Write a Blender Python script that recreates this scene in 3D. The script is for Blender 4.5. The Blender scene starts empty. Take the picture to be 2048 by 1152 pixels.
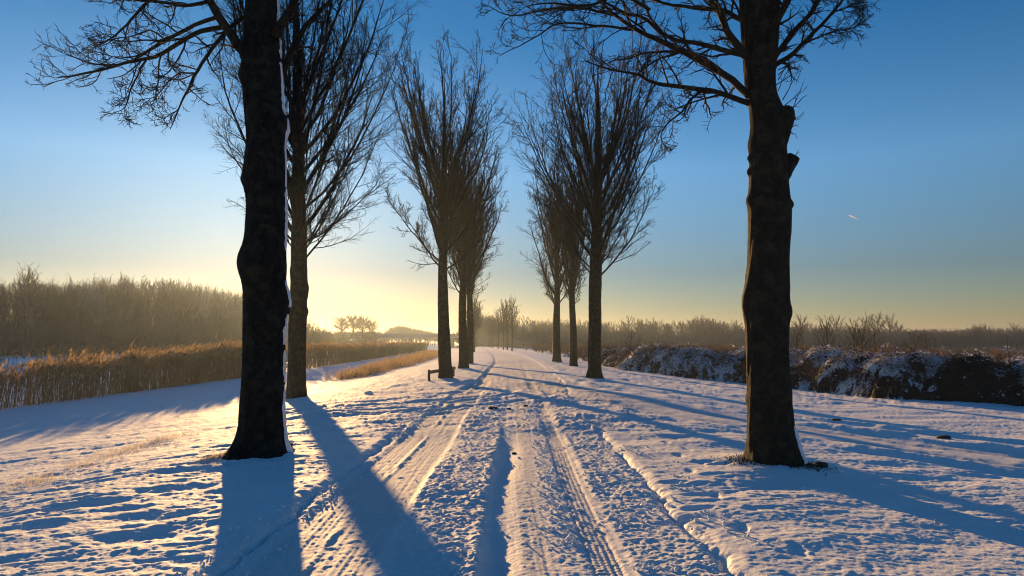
import bpy, math, random
import numpy as np
from mathutils import Vector

R = math.radians
rng = np.random.default_rng(7)
sc = bpy.context.scene
COL = sc.collection

# ------------------------------------------------------------------ camera
FPX = 1365.3
PITCH = math.atan(108 / FPX)
CAM_Z = 1.6
cam_d = bpy.data.cameras.new("camera")
cam_d.lens = 24.0
cam_d.sensor_width = 36.0
cam_d.clip_start = 0.05
cam_d.clip_end = 20000
cam = bpy.data.objects.new("camera", cam_d)
cam.location = (0, 0, CAM_Z)
cam.rotation_euler = (math.pi / 2 + PITCH, 0, 0)
COL.objects.link(cam)
sc.camera = cam

# ------------------------------------------------------------------ light
SUN_AZ = R(-19.8)
SUN_EL = R(5.6)
SUN_STRENGTH = 5.0
SKY_STRENGTH = 0.09
EXPOSURE = 1.35
HAZE_DENSITY = 0.0004
sun_dir = Vector((math.sin(SUN_AZ) * math.cos(SUN_EL), math.cos(SUN_AZ) * math.cos(SUN_EL), math.sin(SUN_EL)))
sun_d = bpy.data.lights.new("sun", "SUN")
sun_d.energy = SUN_STRENGTH
sun_d.angle = R(0.55)
sun_d.color = (1.0, 0.58, 0.22)
sun = bpy.data.objects.new("sun", sun_d)
sun.rotation_euler = (-sun_dir).to_track_quat("-Z", "Y").to_euler()
sun.location = (-60, 160, 40)
COL.objects.link(sun)

world = bpy.data.worlds.new("World")
sc.world = world
world.use_nodes = True
wn = world.node_tree
wn.nodes.clear()
w_out = wn.nodes.new("ShaderNodeOutputWorld")
w_bg = wn.nodes.new("ShaderNodeBackground")
w_sky = wn.nodes.new("ShaderNodeTexSky")
w_sky.sky_type = "NISHITA"
w_sky.sun_disc = False
w_sky.sun_elevation = SUN_EL
w_sky.sun_rotation = SUN_AZ
w_sky.altitude = 0
w_sky.air_density = 1.0
w_sky.dust_density = 0.22
w_sky.ozone_density = 3.0
# a clear frosty sky: the air overhead is bluer than the model's default
w_tc = wn.nodes.new("ShaderNodeTexCoord")
w_sep = wn.nodes.new("ShaderNodeSeparateXYZ")
wn.links.new(w_tc.outputs["Generated"], w_sep.inputs[0])
w_rmp = wn.nodes.new("ShaderNodeValToRGB")
_el = w_rmp.color_ramp.elements
SKY_TINT = [(0.0, (0.54, 0.41, 0.39)), (0.05, (0.45, 0.40, 0.40)), (0.10, (0.39, 0.39, 0.44)), (0.24, (0.57, 0.74, 0.86)), (0.42, (0.17, 0.53, 0.74)), (1.0, (0.13, 0.49, 0.72))]
_el[0].position, _el[0].color = SKY_TINT[0][0], (*SKY_TINT[0][1], 1)
_el[1].position, _el[1].color = SKY_TINT[-1][0], (*SKY_TINT[-1][1], 1)
for _p, _c in SKY_TINT[1:-1]:
    _e = _el.new(_p)
    _e.color = (*_c, 1)
wn.links.new(w_sep.outputs[2], w_rmp.inputs[0])
w_mul = wn.nodes.new("ShaderNodeMix")
w_mul.data_type = "RGBA"
w_mul.blend_type = "MULTIPLY"
w_mul.inputs[0].default_value = 1.0
wn.links.new(w_sky.outputs[0], w_mul.inputs[6])
wn.links.new(w_rmp.outputs[0], w_mul.inputs[7])
wn.links.new(w_mul.outputs[2], w_bg.inputs[0])
w_bg.inputs[1].default_value = SKY_STRENGTH
wn.links.new(w_bg.outputs[0], w_out.inputs[0])

vs = sc.view_settings
vs.view_transform = "Standard"
vs.look = "None"
vs.gamma = 1.0
vs.use_curve_mapping = False
vs.exposure = EXPOSURE
sc.cycles.use_denoising = True
sc.cycles.pixel_filter_type = "BLACKMAN_HARRIS"
sc.cycles.filter_width = 1.05
sc.cycles.max_bounces = 6
sc.cycles.diffuse_bounces = 3
sc.cycles.volume_bounces = 1
sc.cycles.transparent_max_bounces = 6
sc.cycles.use_adaptive_sampling = True
sc.cycles.adaptive_threshold = 0.01

# ------------------------------------------------------------------ pixel measurements of the photograph -> places
def ray(px, py):
    u = (px - 1024) / FPX
    v = (576 - py) / FPX
    return np.array([u, math.cos(PITCH) - v * math.sin(PITCH), math.sin(PITCH) + v * math.cos(PITCH)])

def W(px, py, d):
    r = ray(px, py)
    return np.array([0, 0, CAM_Z]) + r * (d / r[1])

def G(px, py, z=0.0):
    r = ray(px, py)
    return np.array([0, 0, CAM_Z]) + r * ((z - CAM_Z) / r[2])

# ------------------------------------------------------------------ helpers
def tag(o, label=None, cat=None, group=None, kind=None):
    if label: o["label"] = label
    if cat: o["category"] = cat
    if group: o["group"] = group
    if kind: o["kind"] = kind
    return o

def empty(name, loc, label, cat, group=None):
    o = bpy.data.objects.new(name, None)
    COL.objects.link(o)
    o.location = loc
    o.empty_display_size = 0.3
    return tag(o, label, cat, group)

def make_mesh(name, V, F, mat, smooth=True):
    me = bpy.data.meshes.new(name)
    V = np.asarray(V, dtype=np.float32).reshape(-1, 3)
    groups = F if isinstance(F, (list, tuple)) else [F]
    groups = [np.asarray(g, dtype=np.int32) for g in groups if len(g)]
    nl = sum(g.size for g in groups)
    nf = sum(len(g) for g in groups)
    me.vertices.add(len(V))
    me.vertices.foreach_set("co", V.ravel())
    me.loops.add(nl)
    me.loops.foreach_set("vertex_index", np.concatenate([g.ravel() for g in groups]))
    me.polygons.add(nf)
    sizes = np.concatenate([np.full(len(g), g.shape[1], dtype=np.int32) for g in groups])
    starts = np.concatenate([[0], np.cumsum(sizes)[:-1]]).astype(np.int32)
    me.polygons.foreach_set("loop_start", starts)
    me.polygons.foreach_set("loop_total", sizes)
    me.polygons.foreach_set("use_smooth", np.full(nf, smooth, dtype=bool))
    me.update(calc_edges=True)
    if mat is not None:
        for m in (mat if isinstance(mat, (list, tuple)) else [mat]):
            me.materials.append(m)
    return me

def obj(name, V, F, mat, parent=None, smooth=True, origin=None):
    V = np.asarray(V, dtype=np.float64).reshape(-1, 3)
    if origin is not None:
        V = V - np.asarray(origin)
    o = bpy.data.objects.new(name, make_mesh(name, V, F, mat, smooth))
    COL.objects.link(o)
    if parent is not None:
        o.parent = parent
    return o

def set_attr(me, name, values):
    a = me.attributes.new(name, "FLOAT", "POINT")
    a.data.foreach_set("value", np.asarray(values, dtype=np.float32))

def children_of(o):
    return list(o.children)

def dup_tree(o, loc, rotz, scale, label, cat=None, group=None):
    c = o.copy()
    COL.objects.link(c)
    c.location = loc
    c.rotation_euler = (0, 0, rotz)
    c.scale = scale if hasattr(scale, "__len__") else (scale, scale, scale)
    tag(c, label, cat, group)
    for ch in children_of(o):
        d = ch.copy()
        COL.objects.link(d)
        d.parent = c
        for g in children_of(ch):
            e = g.copy()
            COL.objects.link(e)
            e.parent = d
    return c

# ------------------------------------------------------------------ numpy noise
def _hash(ix, iy, s):
    h = (ix.astype(np.int64) * 374761393 + iy.astype(np.int64) * 668265263 + s * 1442695041) & 0xFFFFFFFF
    h = ((h ^ (h >> 13)) * 1274126177) & 0xFFFFFFFF
    h = ((h ^ (h >> 15)) * 2246822519) & 0xFFFFFFFF
    h = h ^ (h >> 16)
    return h.astype(np.float64) / 4294967295.0

def vnoise(x, y, s=0):
    ix = np.floor(x); iy = np.floor(y)
    fx = x - ix; fy = y - iy
    fx = fx * fx * fx * (fx * (fx * 6 - 15) + 10)
    fy = fy * fy * fy * (fy * (fy * 6 - 15) + 10)
    a = _hash(ix, iy, s); b = _hash(ix + 1, iy, s)
    c = _hash(ix, iy + 1, s); d = _hash(ix + 1, iy + 1, s)
    return (a + (b - a) * fx + (c - a) * fy + (a - b - c + d) * fx * fy) * 2 - 1

def fbm(x, y, octv=4, s=0, gain=0.5):
    t = 0.0; amp = 1.0; tot = 0.0
    for k in range(octv):
        ca, sa = math.cos(0.7 * k + 0.3), math.sin(0.7 * k + 0.3)
        t = t + amp * vnoise((x * ca - y * sa) * 2 ** k + 17.3 * k, (x * sa + y * ca) * 2 ** k - 9.1 * k, s + k * 13)
        tot += amp
        amp *= gain
    return t / tot

def billow(x, y, octv=3, s=0):
    t = 0.0; amp = 1.0; tot = 0.0
    for k in range(octv):
        ca, sa = math.cos(0.9 * k + 0.5), math.sin(0.9 * k + 0.5)
        t = t + amp * (1 - np.abs(vnoise((x * ca - y * sa) * 2.1 ** k + 5.3 * k, (x * sa + y * ca) * 2.1 ** k + 31 * k, s + 7 * k)) * 2.0)
        tot += amp
        amp *= 0.5
    return t / tot

def sstep(a, b, x):
    t = np.clip((x - a) / (b - a), 0, 1)
    return t * t * (3 - 2 * t)

def bump1(x, c, w):
    return np.exp(-((x - c) / w) ** 2)

# ------------------------------------------------------------------ materials
def new_mat(name):
    m = bpy.data.materials.new(name)
    m.use_nodes = True
    nt = m.node_tree
    b = nt.nodes["Principled BSDF"]
    return m, nt, b

def node(nt, typ, **kw):
    n = nt.nodes.new(typ)
    for k, v in kw.items():
        setattr(n, k, v)
    return n

def ramp(nt, fac, stops):
    r = node(nt, "ShaderNodeValToRGB")
    el = r.color_ramp.elements
    while len(el) > 1:
        el.remove(el[-1])
    el[0].position = stops[0][0]; el[0].color = (*stops[0][1], 1)
    for p, c in stops[1:]:
        e = el.new(p); e.color = (*c, 1)
    nt.links.new(fac, r.inputs[0])
    return r.outputs[0]

def noise_node(nt, scale, detail=4, rough=0.55, coord=None, mapping=None):
    n = node(nt, "ShaderNodeTexNoise")
    n.inputs["Scale"].default_value = scale
    n.inputs["Detail"].default_value = detail
    n.inputs["Roughness"].default_value = rough
    if coord is None:
        coord = node(nt, "ShaderNodeTexCoord").outputs["Object"]
    if mapping is not None:
        mp = node(nt, "ShaderNodeMapping")
        mp.inputs["Scale"].default_value = mapping
        nt.links.new(coord, mp.inputs[0])
        coord = mp.outputs[0]
    nt.links.new(coord, n.inputs["Vector"])
    return n

def snow_material(name, dirt=False):
    m, nt, b = new_mat(name)
    n1 = noise_node(nt, 1.7, 5)
    clean = ramp(nt, n1.outputs[0], [(0.3, (0.80, 0.81, 0.83)), (0.7, (0.86, 0.87, 0.88))])
    if dirt:
        at = node(nt, "ShaderNodeAttribute"); at.attribute_name = "dirt"
        n2 = noise_node(nt, 9, 6, 0.7)
        mul = node(nt, "ShaderNodeMath", operation="MULTIPLY")
        nt.links.new(at.outputs["Fac"], mul.inputs[0]); nt.links.new(n2.outputs[0], mul.inputs[1])
        mx = node(nt, "ShaderNodeMix", data_type="RGBA")
        nt.links.new(mul.outputs[0], mx.inputs[0])
        nt.links.new(clean, mx.inputs[6])
        mx.inputs[7].default_value = (0.36, 0.30, 0.24, 1)
        clean = mx.outputs[2]
    nt.links.new(clean, b.inputs["Base Color"])
    b.inputs["Roughness"].default_value = 0.75
    b.inputs["Specular IOR Level"].default_value = 0.12
    g1 = noise_node(nt, 55, 5, 0.7)
    g2 = noise_node(nt, 240, 2, 0.6)
    bp1 = node(nt, "ShaderNodeBump"); bp1.inputs["Distance"].default_value = 0.014; bp1.inputs["Strength"].default_value = 0.6
    bp2 = node(nt, "ShaderNodeBump"); bp2.inputs["Distance"].default_value = 0.003; bp2.inputs["Strength"].default_value = 0.5
    nt.links.new(g1.outputs[0], bp1.inputs["Height"])
    nt.links.new(g2.outputs[0], bp2.inputs["Height"])
    nt.links.new(bp1.outputs[0], bp2.inputs["Normal"])
    nt.links.new(bp2.outputs[0], b.inputs["Normal"])
    return m

def bark_material(name, c0, c1, moss, bump=0.02, scale=9.0):
    m, nt, b = new_mat(name)
    n1 = noise_node(nt, scale, 8, 0.65, mapping=(1, 1, 0.55))
    col = ramp(nt, n1.outputs[0], [(0.3, c0), (0.7, c1)])
    n2 = noise_node(nt, 6.5, 6, 0.7)
    f = ramp(nt, n2.outputs[0], [(0.50, (0, 0, 0)), (0.60, (1, 1, 1))])
    mx = node(nt, "ShaderNodeMix", data_type="RGBA")
    nt.links.new(f, mx.inputs[0]); nt.links.new(col, mx.inputs[6]); mx.inputs[7].default_value = (*moss, 1)
    nt.links.new(mx.outputs[2], b.inputs["Base Color"])
    b.inputs["Roughness"].default_value = 0.9
    b.inputs["Specular IOR Level"].default_value = 0.15
    bp = node(nt, "ShaderNodeBump"); bp.inputs["Distance"].default_value = bump; bp.inputs["Strength"].default_value = 0.9
    n3 = noise_node(nt, scale * 2.6, 8, 0.75, mapping=(1, 1, 0.30))
    nt.links.new(n3.outputs[0], bp.inputs["Height"])
    nt.links.new(bp.outputs[0], b.inputs["Normal"])
    return m

def plain_material(name, c0, c1, scale=6.0, rough=0.85, spec=0.2, translucent=0.0):
    m, nt, b = new_mat(name)
    n1 = noise_node(nt, scale, 4, 0.6)
    col = ramp(nt, n1.outputs[0], [(0.35, c0), (0.65, c1)])
    nt.links.new(col, b.inputs["Base Color"])
    b.inputs["Roughness"].default_value = rough
    b.inputs["Specular IOR Level"].default_value = spec
    if translucent > 0:
        t = node(nt, "ShaderNodeBsdfTranslucent")
        nt.links.new(col, t.inputs[0])
        mx = node(nt, "ShaderNodeMixShader")
        mx.inputs[0].default_value = translucent
        nt.links.new(b.outputs[0], mx.inputs[1]); nt.links.new(t.outputs[0], mx.inputs[2])
        nt.links.new(mx.outputs[0], nt.nodes["Material Output"].inputs["Surface"])
    return m

M = {}
M["snow"] = snow_material("snow")
M["road_snow"] = snow_material("packed_snow", dirt=True)
M["bark"] = bark_material("bark", (0.006, 0.005, 0.004), (0.036, 0.030, 0.022), (0.040, 0.040, 0.024), 0.07, 13)
M["limb"] = bark_material("limb_bark", (0.012, 0.010, 0.008), (0.034, 0.028, 0.021), (0.028, 0.028, 0.014), 0.01, 14)
M["twig"] = plain_material("twig_bark", (0.013, 0.010, 0.008), (0.024, 0.018, 0.013))
M["young_bark"] = plain_material("young_bark", (0.035, 0.028, 0.021), (0.06, 0.048, 0.036))
M["wood_twig"] = plain_material("frosted_wood_twig", (0.040, 0.042, 0.040), (0.085, 0.088, 0.085), 0.4)
M["far_twig"] = plain_material("far_wood_twig", (0.035, 0.03, 0.026), (0.075, 0.062, 0.052), 0.3)
M["reed"] = plain_material("dry_reed", (0.10, 0.070, 0.037), (0.20, 0.145, 0.075), 1.2, translucent=0.35)
M["plume"] = plain_material("reed_plume", (0.16, 0.105, 0.060), (0.28, 0.195, 0.115), 1.2, translucent=0.55)
M["grass"] = plain_material("dry_grass", (0.18, 0.12, 0.07), (0.37, 0.26, 0.15), 1.0, translucent=0.5)
M["frost_grass"] = plain_material("frosted_grass", (0.40, 0.32, 0.21), (0.62, 0.56, 0.46), 3.0, translucent=0.4)
M["bramble"] = plain_material("bramble_leaf", (0.014, 0.012, 0.010), (0.045, 0.036, 0.025), 2.0, translucent=0.2)
M["cane"] = plain_material("bramble_cane", (0.050, 0.030, 0.022), (0.105, 0.062, 0.043), 2.0)
M["scrub"] = plain_material("red_scrub", (0.11, 0.055, 0.035), (0.20, 0.11, 0.07), 0.6)
M["soil"] = plain_material("dark_soil", (0.03, 0.022, 0.016), (0.07, 0.05, 0.035), 12)
M["wood"] = plain_material("weathered_wood", (0.10, 0.085, 0.07), (0.19, 0.165, 0.14), 18)
M["post"] = plain_material("dark_post", (0.045, 0.035, 0.028), (0.085, 0.065, 0.05), 18)
M["concrete"] = plain_material("grey_concrete", (0.24, 0.23, 0.21), (0.34, 0.32, 0.30), 2)
M["ice"] = plain_material("snowy_ice", (0.60, 0.63, 0.68), (0.78, 0.80, 0.83), 0.35, 0.35, 0.5)

# ------------------------------------------------------------------ terrain
def bend(y):
    t = np.maximum(np.asarray(y, dtype=float) - 45, 0)
    return -0.058 * (np.sqrt(t * t + 900) - 30)

PROF_X = [-400, -60, -43, -40.5, -38.5, -20.3, -19.0, -17.0, -10.2, -8.6, -6.2, -4.4, -2.6, 2.4, 4.2, 7.5, 13, 30, 400]
PROF_Z = [-0.5, -0.45, -0.45, -0.5, -1.6, -1.6, -0.85, -0.66, -0.60, -0.46, -0.16, 0.02, 0.05, 0.05, -0.07, -0.31, -0.58, -0.68, -0.70]

LANE = np.array([[1.2, 26.0], [2.4, 21.0], [4.4, 16.6], [7.2, 12.8], [11.5, 9.2], [18.0, 5.5], [30.0, 0.0]])

def lane_dist(x, y):
    best = np.full(x.shape, 1e9)
    side = np.zeros(x.shape)
    for (ax, ay), (bx_, by_) in zip(LANE[:-1], LANE[1:]):
        dx, dy = bx_ - ax, by_ - ay
        L2 = dx * dx + dy * dy
        t = np.clip(((x - ax) * dx + (y - ay) * dy) / L2, 0, 1)
        d = np.hypot(x - ax - t * dx, y - ay - t * dy)
        s = np.sign((x - ax) * dy - (y - ay) * dx)
        m = d < best
        best = np.where(m, d, best)
        side = np.where(m, s, side)
    return best * side

HOLLOWS = []
_r = random.Random(5)
for (px, py, w, l, dep) in [(330, 1000, .22, .34, .07), (165, 1030, .20, .36, .07), (300, 1062, .22, .45, .06),
                            (60, 1080, .2, .4, .05), (240, 1045, .16, .3, .05), (360, 960, .18, .3, .05), (430, 1010, .15, .25, .04),
                            (120, 985, .2, .36, .05), (290, 1105, .24, .4, .06), (90, 940, .2, .34, .045), (400, 1080, .2, .3, .05),
                            (1380, 990, .10, .22, .06), (1400, 1010, .10, .22, .06), (1425, 968, .10, .2, .05), (1360, 1060, .1, .22, .07),
                            (1395, 1040, .09, .2, .06), (1345, 985, .12, .2, .05), (1440, 945, .1, .2, .05), (1405, 940, .1, .2, .04)]:
    p = G(px, py, -0.05)
    HOLLOWS.append((p[0], p[1], w * 0.8, l * 0.85, dep * 0.42))
BOOTS = []
for k in range(16):
    BOOTS.append((1.95 + 0.09 * k * 0.6 + (0.11 if k % 2 else -0.11) + _r.uniform(-.03, .03), 4.6 + 0.62 * k + _r.uniform(-.05, .05), _r.uniform(-.2, .3)))
for k in range(12):
    BOOTS.append((-2.9 - 0.12 * k + (0.10 if k % 2 else -0.10), 6.2 + 0.60 * k + _r.uniform(-.05, .05), _r.uniform(.0, .5)))
for k in range(60):
    HOLLOWS.append((_r.uniform(-9, -2.9), _r.uniform(5, 19), _r.uniform(.06, .14), _r.uniform(.1, .3), _r.uniform(.006, .018)))

ARCS = [(-4.6, 21.5, 4.6, 0.16), (-4.6, 21.5, 5.9, 0.16), (-7.5, 23.5, 6.2, 0.14), (-7.5, 23.5, 7.6, 0.14), (-3.2, 16.5, 1.5, 0.1), (-3.2, 16.5, 1.85, 0.1)]

US, UC = math.sin(SUN_AZ), math.cos(SUN_AZ)

def terrain(x, y, fine=True):
    """height, dirt, road mask, side road mask"""
    x = np.asarray(x, dtype=float); y = np.asarray(y, dtype=float)
    xb = x - bend(y)
    z = np.interp(xb, PROF_X, PROF_Z)
    z = z + 0.05 * fbm(x / 6, y / 6, 3, 3) * sstep(-18, -15, xb)
    far = sstep(60, 140, y)
    near = 1 - sstep(22, 60, y)
    # road with its edges
    wob = 0.03 * np.sin(y * 0.21) + 0.012 * np.sin(y * 0.9 + 1)
    xr = xb + wob
    jun = sstep(10.5, 14, y) * (1 - sstep(20, 24, y))           # the junction, where the verges are driven flat
    ledge = -2.0 + 0.55 * sstep(18, 30, y) + 0.05 * fbm(y * 1.3, y * 0 + 2, 3, 41)
    redge = 1.58 + 0.5 * sstep(14, 30, y) + 0.05 * fbm(y * 1.3, y * 0 + 7, 3, 42)
    ragl = 0.05 * fbm(x / 0.16, y / 0.16, 3, 43)
    inroad = sstep(ledge - 0.09, ledge + 0.09, xr + ragl) * (1 - sstep(redge - 0.10, redge + 0.10, xr + ragl))
    edge_soft = 1 - 0.85 * jun
    z = z - 0.045 * inroad * edge_soft
    dl = xr - ledge; dr = redge - xr
    z = z - 0.045 * (bump1(dl + ragl, 0.05, 0.03) + bump1(dr - ragl, 0.06, 0.03)) * edge_soft * near * (0.6 + 0.8 * vnoise(x / 0.4, y / 0.5, 44))
    # lane to the right
    ld = lane_dist(x, y)
    inlane = (1 - sstep(1.15, 1.5, np.abs(ld + 0.1 * fbm(x, y, 2, 50)))) * sstep(-0.5, 1.5, x)
    z = z - 0.05 * inlane
    lane_track = inlane * (bump1(ld, -0.7, 0.22) + bump1(ld, 0.65, 0.22))
    z = z - 0.035 * lane_track
    z = z + 0.05 * bump1(np.abs(ld), 1.75, 0.25) * (0.5 + fbm(x * 1.2, y * 1.2, 3, 51)) * sstep(1, 3, x)
    z = z - 0.035 * bump1(ld, -2.5, 0.16) * sstep(2, 4, x) + 0.05 * bump1(ld, -2.8, 0.2) * sstep(2, 4, x)
    z = z - 0.03 * bump1(ld, 2.3, 0.14) * sstep(2, 4, x) * (1 - sstep(18, 22, y))
    if not fine:
        return z
    # snow ripples across the sun
    wv = x * US + y * UC
    uv = x * UC - y * US
    verge = (1 - inroad) * (1 - inlane) * (1 - sstep(28, 90, y)) * sstep(-17.5, -15, xb)
    leftb = sstep(-10.6, -9.2, xb) * (1 - sstep(-2.3, -1.9, xb))
    right = sstep(1.5, 1.9, xb)
    low = 1 - sstep(-10.6, -9.2, xb)
    wl = wv + 0.10 * fbm(uv * 1.3, wv * 1.3, 2, 77)
    rip = fbm(uv / 0.42, wl / 0.17, 4, 11, 0.6)
    ripb = fbm(uv / 1.5, wl / 0.5, 3, 23, 0.5)
    some = 0.30 + 1.15 * sstep(-0.30, 0.45, fbm(x / 2.2, y / 2.6, 3, 17))
    rip = rip * some; ripb = ripb * (0.6 + 0.5 * some)
    z = z + verge * leftb * (0.013 * rip + 0.012 * ripb + 0.007 * fbm(uv / 0.22, wl / 0.07, 3, 13))
    z = z + verge * leftb * sstep(8, 14, y) * (0.038 * fbm(uv / 1.3, wl / 0.42, 3, 19) + 0.012 * np.maximum(fbm(x / 0.20, y / 0.28, 3, 20), 0))
    z = z + verge * right * (0.009 * rip + 0.020 * ripb + 0.03 * fbm(uv / 2.6, wl / 1.1, 2, 15))
    z = z + verge * low * (0.008 * rip + 0.012 * ripb)
    z = z + verge * 0.0045 * fbm(x / 0.06, y / 0.05, 3, 31)
    z = z + verge * (leftb + 0.5 * right) * 0.015 * np.maximum(fbm(x / 0.11, y / 0.12, 3, 37), 0)
    # hollows and footprints
    for (hx, hy, w, l, dep) in HOLLOWS:
        if True:
            m = (np.abs(x - hx) < 3 * l) & (np.abs(y - hy) < 3 * l)
            if not m.any():
                continue
            du = ((x[m] - hx) * UC - (y[m] - hy) * US) / l
            dw = ((x[m] - hx) * US + (y[m] - hy) * UC) / w
            r2 = du * du + dw * dw
            z[m] = z[m] - dep * np.exp(-r2 ** 1.5) + 0.12 * dep * np.exp(-(np.sqrt(r2) - 1.35) ** 2 / 0.10)
    for (bx2, by2, ba) in BOOTS:
        m = (np.abs(x - bx2) < 0.4) & (np.abs(y - by2) < 0.4)
        if not m.any():
            continue
        du = ((x[m] - bx2) * math.cos(ba) - (y[m] - by2) * math.sin(ba)) / 0.055
        dw = ((x[m] - bx2) * math.sin(ba) + (y[m] - by2) * math.cos(ba)) / 0.145
        r2 = du * du + dw * dw
        r2 = r2 * (1 + 0.5 * fbm(x[m] / 0.07, y[m] / 0.07, 2, 321)) + 0.15 * fbm(x[m] / 0.03, y[m] / 0.03, 2, 322)
        z[m] = z[m] - (0.014 + 0.008 * math.sin(bx2 * 50)) * np.exp(-np.maximum(r2, 0) ** 2)
    # wheel tracks and churned snow on the road
    t1 = sstep(-1.86, -1.74, xr) * (1 - sstep(-1.02, -0.92, xr))         # broad polished track on the left
    rut = bump1(xr, -0.06 + 0.012 * (y - 7), 0.12) * (1 - sstep(9.5, 13, y)) * (0.75 + 0.5 * vnoise(y * 0.8, y * 0, 62))
    t2 = sstep(0.06, 0.12, xr) * (1 - sstep(0.26, 0.34, xr))
    t3 = sstep(0.56, 0.60, xr) * (1 - sstep(0.78, 0.82, xr))
    vary = 0.55 + 0.45 * sstep(-0.25, 0.35, fbm(x / 0.7, y / 1.1, 2, 60))
    churn_l = sstep(-0.98, -0.88, xr) * (1 - sstep(-0.24, -0.14, xr))
    churn_m = sstep(0.32, 0.38, xr) * (1 - sstep(0.52, 0.58, xr))
    churn_r = sstep(0.84, 0.92, xr) * inroad
    churn_e = inroad * (1 - sstep(-1.86, -1.74, xr))
    clod = billow(x / 0.13, y / 0.16, 4, 90)
    clod2 = np.maximum(fbm(x / 0.055, y / 0.065, 3, 95), -0.2)
    lump = 0.5 * (clod + 1) * 0.024 + 0.020 * clod2 + 0.009 * fbm(x / 0.03, y / 0.035, 2, 97) + 0.012 * fbm(x / 0.3, y / 0.4, 2, 99)
    z = z + inroad * near * vary * (churn_l * (lump + 0.012 * (1 - sstep(9.5, 14, y))) + churn_m * 0.35 * lump + churn_r * (0.75 * lump + 0.004) + churn_e * 0.7 * lump)
    z = z + inroad * near * (0.02 * (1 - sstep(9.5, 13, y)) * bump1(xr, -0.23, 0.06) * (0.6 + 0.6 * fbm(x / 0.1, y / 0.2, 2, 64)) - 0.045 * rut)
    z = z + inroad * near * 0.010 * bump1(xr, 0.88, 0.07) * (0.5 + 0.7 * fbm(x / 0.1, y / 0.2, 2, 66))
    z = z - inroad * near * 0.012 * t1 + inroad * near * 0.016 * bump1(xr, -1.42, 0.035) * (0.6 + fbm(x / 0.08, y / 0.4, 2, 70))
    z = z - inroad * near * t3 * (0.010 + 0.0026 * np.cos((xr - 0.69) * 2 * math.pi / 0.048) * (0.55 + 0.9 * sstep(-0.3, 0.3, fbm(x / 0.5, y / 0.9, 2, 72))) + 0.002 * np.cos(y * 2 * math.pi / 0.06))
    z = z - inroad * near * t1 * 0.0016 * np.cos((xr + 0.02 * fbm(x, y / 3, 2, 74)) * 2 * math.pi / 0.055) * sstep(0.0, 0.3, fbm(x / 0.3, y / 2.5, 2, 71))
    z = z + inroad * 0.004 * fbm(x / 0.045, y / 0.04, 3, 80) * (1 - far)
    lines = fbm(xr / 0.045 + 0.3 * y, y / 6.0, 3, 83) * sstep(-0.15, 0.25, fbm(xr / 0.3, y / 4.0, 2, 84))
    z = z + inroad * (1 - far) * (0.0055 * lines)
    z = z + inroad * near * 0.010 * (t1 + t2 + t3) * np.maximum(fbm(x / 0.07, y / 0.10, 3, 86) - 0.12, 0)
    # churned junction on the left
    cj = sstep(11, 13.5, y) * (1 - sstep(22, 25, y)) * sstep(-7.2, -5.0, xb) * (1 - sstep(2.5, 4.0, xb))
    z = z + cj * 0.9 * vary * lump * (1 - 0.5 * t1)
    z = z + cj * 0.03 * fbm(x / 0.8, y / 0.8, 3, 85)
    for (ax, ay, ar, aw) in ARCS:
        rr = np.hypot(x - ax, y - ay) + 0.06 * fbm(x, y, 2, 88)
        sel = (y < ay + 0.5 * ar)
        z = z + sel * cj * (-0.03 * bump1(rr, ar, aw) + 0.022 * bump1(rr, ar + 2.1 * aw, aw * 0.7) + 0.016 * bump1(rr, ar - 2.1 * aw, aw * 0.7))
    # lane texture, far road ruts
    z = z + inlane * near * 0.012 * fbm(x / 0.3, y / 0.3, 4, 55)
    fr = sstep(20, 26, y) * (1 - far)
    z = z + fr * inroad * 0.012 * fbm(xr / 0.12, y / 1.5, 3, 58)
    z = z - fr * 0.028 * (bump1(xr, -1.25, 0.10) + 0.8 * bump1(xr, -1.6, 0.10) + 0.7 * bump1(xr, 2.3, 0.12)) * (1 - far)
    z = z + fr * 0.018 * (bump1(xr, -1.42, 0.08) + bump1(xr, 2.02, 0.1)) * (0.6 + fbm(x / 0.3, y / 0.6, 2, 59))
    z = z + fr * (1 - inroad) * 0.03 * fbm(x / 0.35, y / 0.6, 3, 57) * (1 - sstep(40, 100, y)) * (1 - low)
    # drifts at tree feet
    for (tx, ty, a) in TREE_FEET:
        dd = np.hypot(x - tx, y - ty)
        z = z + a * np.exp(-(dd / 0.75) ** 2)
    dirt = inroad * (0.30 * t1 + 0.25 * t2 + 0.35 * t3 + 0.12) + 0.45 * lane_track + 0.2 * inlane
    dirt = dirt + 0.15 * cj * (1 - inroad) + 0.25 * fr * inroad
    return z, dirt, inroad, inlane

TREES = {  # pixel of the trunk foot in the photograph
    "L1": (527, 905), "L2": (594, 793), "L3": (892, 757), "L4": (926, 737), "L5": (939, 727),
    "R1": (1546, 922), "R2": (1189, 754), "R3": (1146, 732), "R4": (1114, 723.5)}
FOOT = {}
TREE_FEET = []
for k, (px, py) in TREES.items():
    z0 = 0.06
    for _ in range(6):
        p = G(px, py, z0)
        z0 = float(terrain(np.array([p[0]]), np.array([p[1]]), fine=False)[0]) + (0.07 if k[1] in "12" else 0.04)
    FOOT[k] = p
    TREE_FEET.append((p[0], p[1], 0.10 if k == "R1" else 0.07))

def ground_z(x, y):
    return terrain(np.atleast_1d(np.asarray(x, float)), np.atleast_1d(np.asarray(y, float)))[0]

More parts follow.
